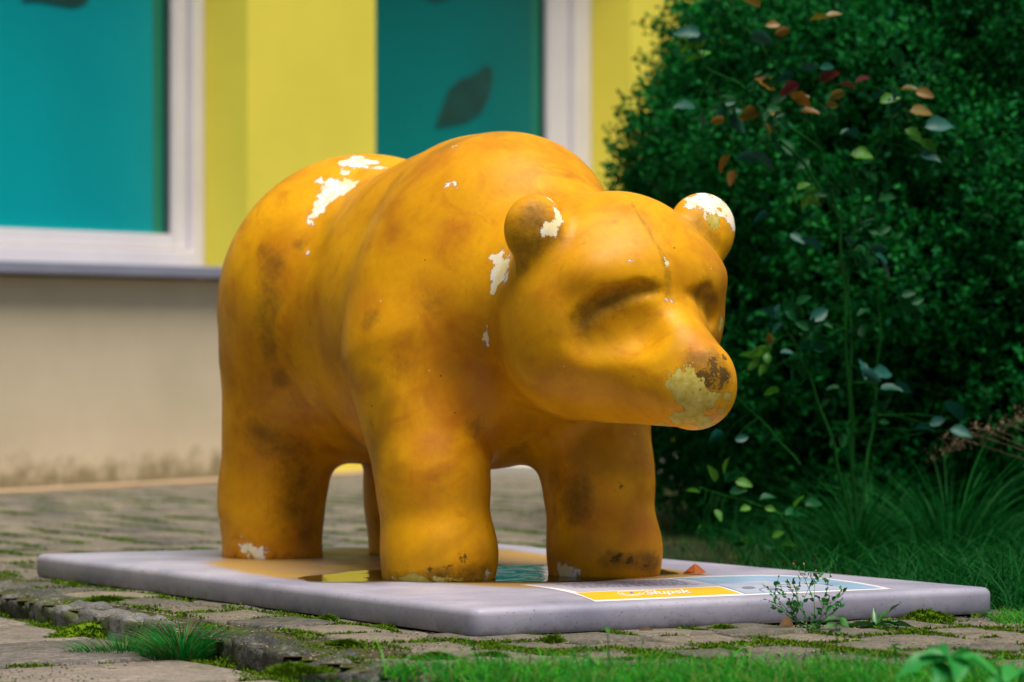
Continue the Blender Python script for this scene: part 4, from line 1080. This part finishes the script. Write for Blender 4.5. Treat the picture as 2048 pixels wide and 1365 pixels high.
# ------------------------------------------------------------------ small plants in front
WEED = leafmat('weed_leaf', [(0.015,0.20,0.025), (0.06,0.30,0.045)], 0.5, 0.25, 30, 0.4, True)
BUD = simple('weed_bud', (0.30,0.22,0.07), 0.7, 0.2, 30, 0)
wl = [leaf_mesh('leaf', 0.013, 0.008, WEED, 3), leaf_mesh('leaf', 0.008, 0.004, WEED, 4, curl=-0.2)]
wy = 7.62; wb = onz(1625, 1262, 0)
weed = empty('wildflower', wb); tag(weed, 'wiry chickweed-like wild plant with tiny buds against the front of the plinth', 'plant')
mb = MB(); lp = []
def grow(p, d, L, depth, r):
    n_ = 4; pts = [p]; q = p.copy(); dd = d.copy()
    for i in range(n_):
        dd = (dd+Vector((random.gauss(0,0.10), random.gauss(0,0.10), 0.05))).normalized(); q = q+dd*L/n_; pts.append(q.copy())
        lp.append((q.copy(), dd.copy()))
    mb.tube(pts, [r*(1-0.4*i/n_) for i in range(n_+1)], 4)
    if depth:
        for s_ in (-1, 1):
            nd = (dd+Vector((s_*random.uniform(0.3,0.7), random.uniform(-0.3,0.3), random.uniform(-0.1,0.3)))).normalized(); grow(q, nd, L*random.uniform(0.55,0.85), depth-1, r*0.75)
for tip in ((1495,1190,0.05),(1560,1160,0.07),(1590,1150,0.07),(1650,1120,0.1),(1690,1140,0.09),(1530,1220,0.05),(1620,1200,0.06),(1670,1190,0.06),(1700,1215,0.05)):
    e = pix(tip[0], tip[1], wb.y+random.uniform(-0.05,0.04))-wb; grow(Vector((random.gauss(0,0.015), random.gauss(0,0.01), 0)), e.normalized(), e.length*0.42, 2, 0.0011)
mb.build('stem', WEED, weed)
lr = random.Random(4); lr.shuffle(lp)
for q, dd in lp[:200]:
    o = bpy.data.objects.new('leaf', wl[lr.randrange(2)]); COL.objects.link(o); o.parent = weed
    orient(o, q, (dd+Vector((lr.gauss(0,0.8), lr.gauss(0,0.8), lr.gauss(0,0.4)))).normalized(), lr.uniform(0,6))
bb = MB()
for q, dd in lp[200:236]: bb.tube([q, q+dd*0.003, q+dd*0.006], [0.0006, 0.0022, 0.0004], 5)
if bb.V: o = bb.build('buds', BUD, weed); o['kind'] = 'stuff'
# rosette with broad leaves
PLN = leafmat('plantain_leaf', [(0.025,0.13,0.03), (0.05,0.20,0.05)], 0.35, 0.2, 30, 0.5, True)
pb = onz(1752, 1256, 0); ros = empty('plantain', pb); tag(ros, 'low broad leaved rosette weed at the foot of the plinth right of the wiry plant', 'plant')
for k_, (a, L_, e) in enumerate(((200,0.075,8),(170,0.085,6),(185,0.05,20),(40,0.072,42),(15,0.06,15),(-8,0.085,6),(95,0.045,50),(-60,0.05,10),(240,0.06,8),(-20,0.06,12))):
    me = leaf_mesh('leaf', L_, L_*0.30, PLN, k_, curl=0.15); o = link('leaf', me, None, ros)
    orient(o, Vector((0,0,0.003)), (math.cos(R(a))*math.cos(R(e)), math.sin(R(a))*math.cos(R(e))*0.6, math.sin(R(e))), R(random.uniform(-30,30)))
# blurred seedlings near the camera
SEED = leafmat('seedling_leaf', [(0.06,0.22,0.05), (0.12,0.32,0.08)], 0.5, 0.4, 30, 0.4, True)
def seedling(px, py, Y, h, n_, L_, label, name='seedling', mat=SEED, flat_=0.3):
    b_ = pix(px, py, Y); z0 = b_.z; root = empty(name, b_); tag(root, label, 'plant')
    m2 = MB(); m2.tube([(0,0,-0.005),(0.002,0,h*0.5),(0,0.002,h)], [0.0016,0.0013,0.001], 5); m2.build('stem', SEED, root)
    me_ = leaf_mesh('leaf', L_, L_*0.6, mat, 5, teeth=0.1, curl=0.35)
    for k in range(n_):
        o = bpy.data.objects.new('leaf', me_); COL.objects.link(o); o.parent = root
        a = k*2.4+px; hh = h*(1-0.13*(k//3)) if k < 9 else h*0.3
        orient(o, Vector((0,0,hh)), (math.cos(a), math.sin(a), random.uniform(-0.25, flat_)), random.gauss(0,0.3))
        s_ = random.uniform(0.7, 1.1); o.scale = (s_,)*3
seedling(1672, 1330, 6.94, 0.085, 8, 0.030, 'bright nettle-like seedling in front of the wiry plant')
seedling(1790, 1335, 6.90, 0.040, 6, 0.020, 'tiny pale seedling right of the bright one')
seedling(1215, 1352, 6.7, 0.085, 3, 0.016, 'thin two leaved seedling in front of the plinth middle')
BLUR = leafmat('near_leaf', [(0.012,0.26,0.05), (0.05,0.40,0.06)], 0.45, 0.35, 30, 0.4, True)
seedling(1900, 1400, 5.9, 0.07, 7, 0.085, 'strongly blurred broad leaved weed in the bottom right corner', 'weed', BLUR, 0.2)
seedling(2040, 1400, 5.9, 0.045, 6, 0.075, 'blurred leafy weed cropped by the bottom right corner', 'weed', BLUR, 0.2)
# dead leaves
ORL = leafmat('orange_dead_leaf', [(0.55,0.14,0.02), (0.62,0.18,0.03)], 0.6, 0.3, 30, 0.3, True)
BRL = leafmat('brown_dead_leaf', [(0.10,0.05,0.015), (0.16,0.08,0.02)], 0.7, 0.2, 30, 0.3, True)
def deadleaf(p, L_, mat, label, rz, tent=0.5):
    n = 6; V = []; F = []
    for i in range(n+1):
        f = i/n; w_ = L_*0.33*math.sin(math.pi*(0.05+0.9*f)); 
        V += [(f*L_-L_/2, -w_*0.8, 0.001), (f*L_-L_/2, 0, 0.001+tent*w_*1.2), (f*L_-L_/2, w_*0.8, 0.002+0.1*w_)]
    for i in range(n): a = i*3; F += [[a,a+3,a+4,a+1],[a+1,a+4,a+5,a+2]]
    o = link('fallen_leaf', mesh_np('fallen_leaf', V, F), mat, None, True); o.location = p; o.rotation_euler = (0.1, 0, rz); tag(o, label, 'leaf'); return o
p = onz(1390, 1149, ST)
lm = mesh_np('fallen_leaf', [(-0.030,0,0.000),(-0.018,-0.012,0.007),(-0.002,-0.008,0.024),(0.006,0.004,0.021),(0.026,-0.004,0.004),(0.016,-0.018,0.002),(0.0,-0.022,0.003),(-0.014,0.016,0.002),(0.014,0.020,0.001)],
   [[0,6,1],[1,6,2],[2,6,5],[2,5,4],[2,4,3],[0,1,2],[0,2,7],[2,3,8,7],[3,4,8]])
lo_ = link('fallen_leaf', lm, ORL); lo_.location = (p.x, p.y, ST+0.001); tag(lo_, 'orange folded dry leaf lying on the plinth beside the front foot', 'leaf')
p = onz(1572, 1258, 0); deadleaf((p.x, p.y, 0.004), 0.045, BRL, 'curled brown dead leaf at the plinth foot left of the wiry plant', 0.8, 1.2)
p = onz(1292, 1265, 0); deadleaf((p.x, p.y, 0.003), 0.030, BRL, 'small brown leaf scrap by the front side of the plinth', 0.2, 0.6)
p = onz(580, 1345, LOW); deadleaf((p.x, p.y, LOW+0.012), 0.05, simple('grey_splinter', (0.30,0.30,0.32), 0.8, 0.2, 20, 0), 'pale grey dry leaf splinter at the foot of the kerb at the bottom', 0.5, 0.15)
# gravel crumbs
gp = MB()
ico = [(0,0,1),(0.9,0,0.4),(0.3,0.85,0.4),(-0.7,0.5,0.4),(-0.7,-0.5,0.4),(0.3,-0.85,0.4),(0,0,-0.4)]
icf = [[0,1,2],[0,2,3],[0,3,4],[0,4,5],[0,5,1],[6,2,1],[6,3,2],[6,4,3],[6,5,4],[6,1,5]]
for _ in range(15000):
    y = 6.6+2.6*random.random()**1.4; x = random.uniform(-0.14*y, 0.14*y); u, v = uv(x, y)
    if 0 < u < 2.25 and 0 < v < 1.3: continue
    if soil(x, y): continue
    s = 0.0008+0.0034*random.random()**2.2; a = random.random()*6.28; z = gz(x, y)
    gp.add([(x+s*(p[0]*math.cos(a)-p[1]*math.sin(a)), y+s*(p[0]*math.sin(a)+p[1]*math.cos(a)), z+s*0.7*p[2]) for p in ico], icf)
o = gp.build('grit', leafmat('grit_stone', [(0.04,0.038,0.03), (0.16,0.13,0.09), (0.30,0.24,0.16), (0.50,0.44,0.34)], 0.9, 0.0, 60, 0.1), None, False); tag(o, 'loose grit scattered over the paving stones', 'grit', None, 'stuff')
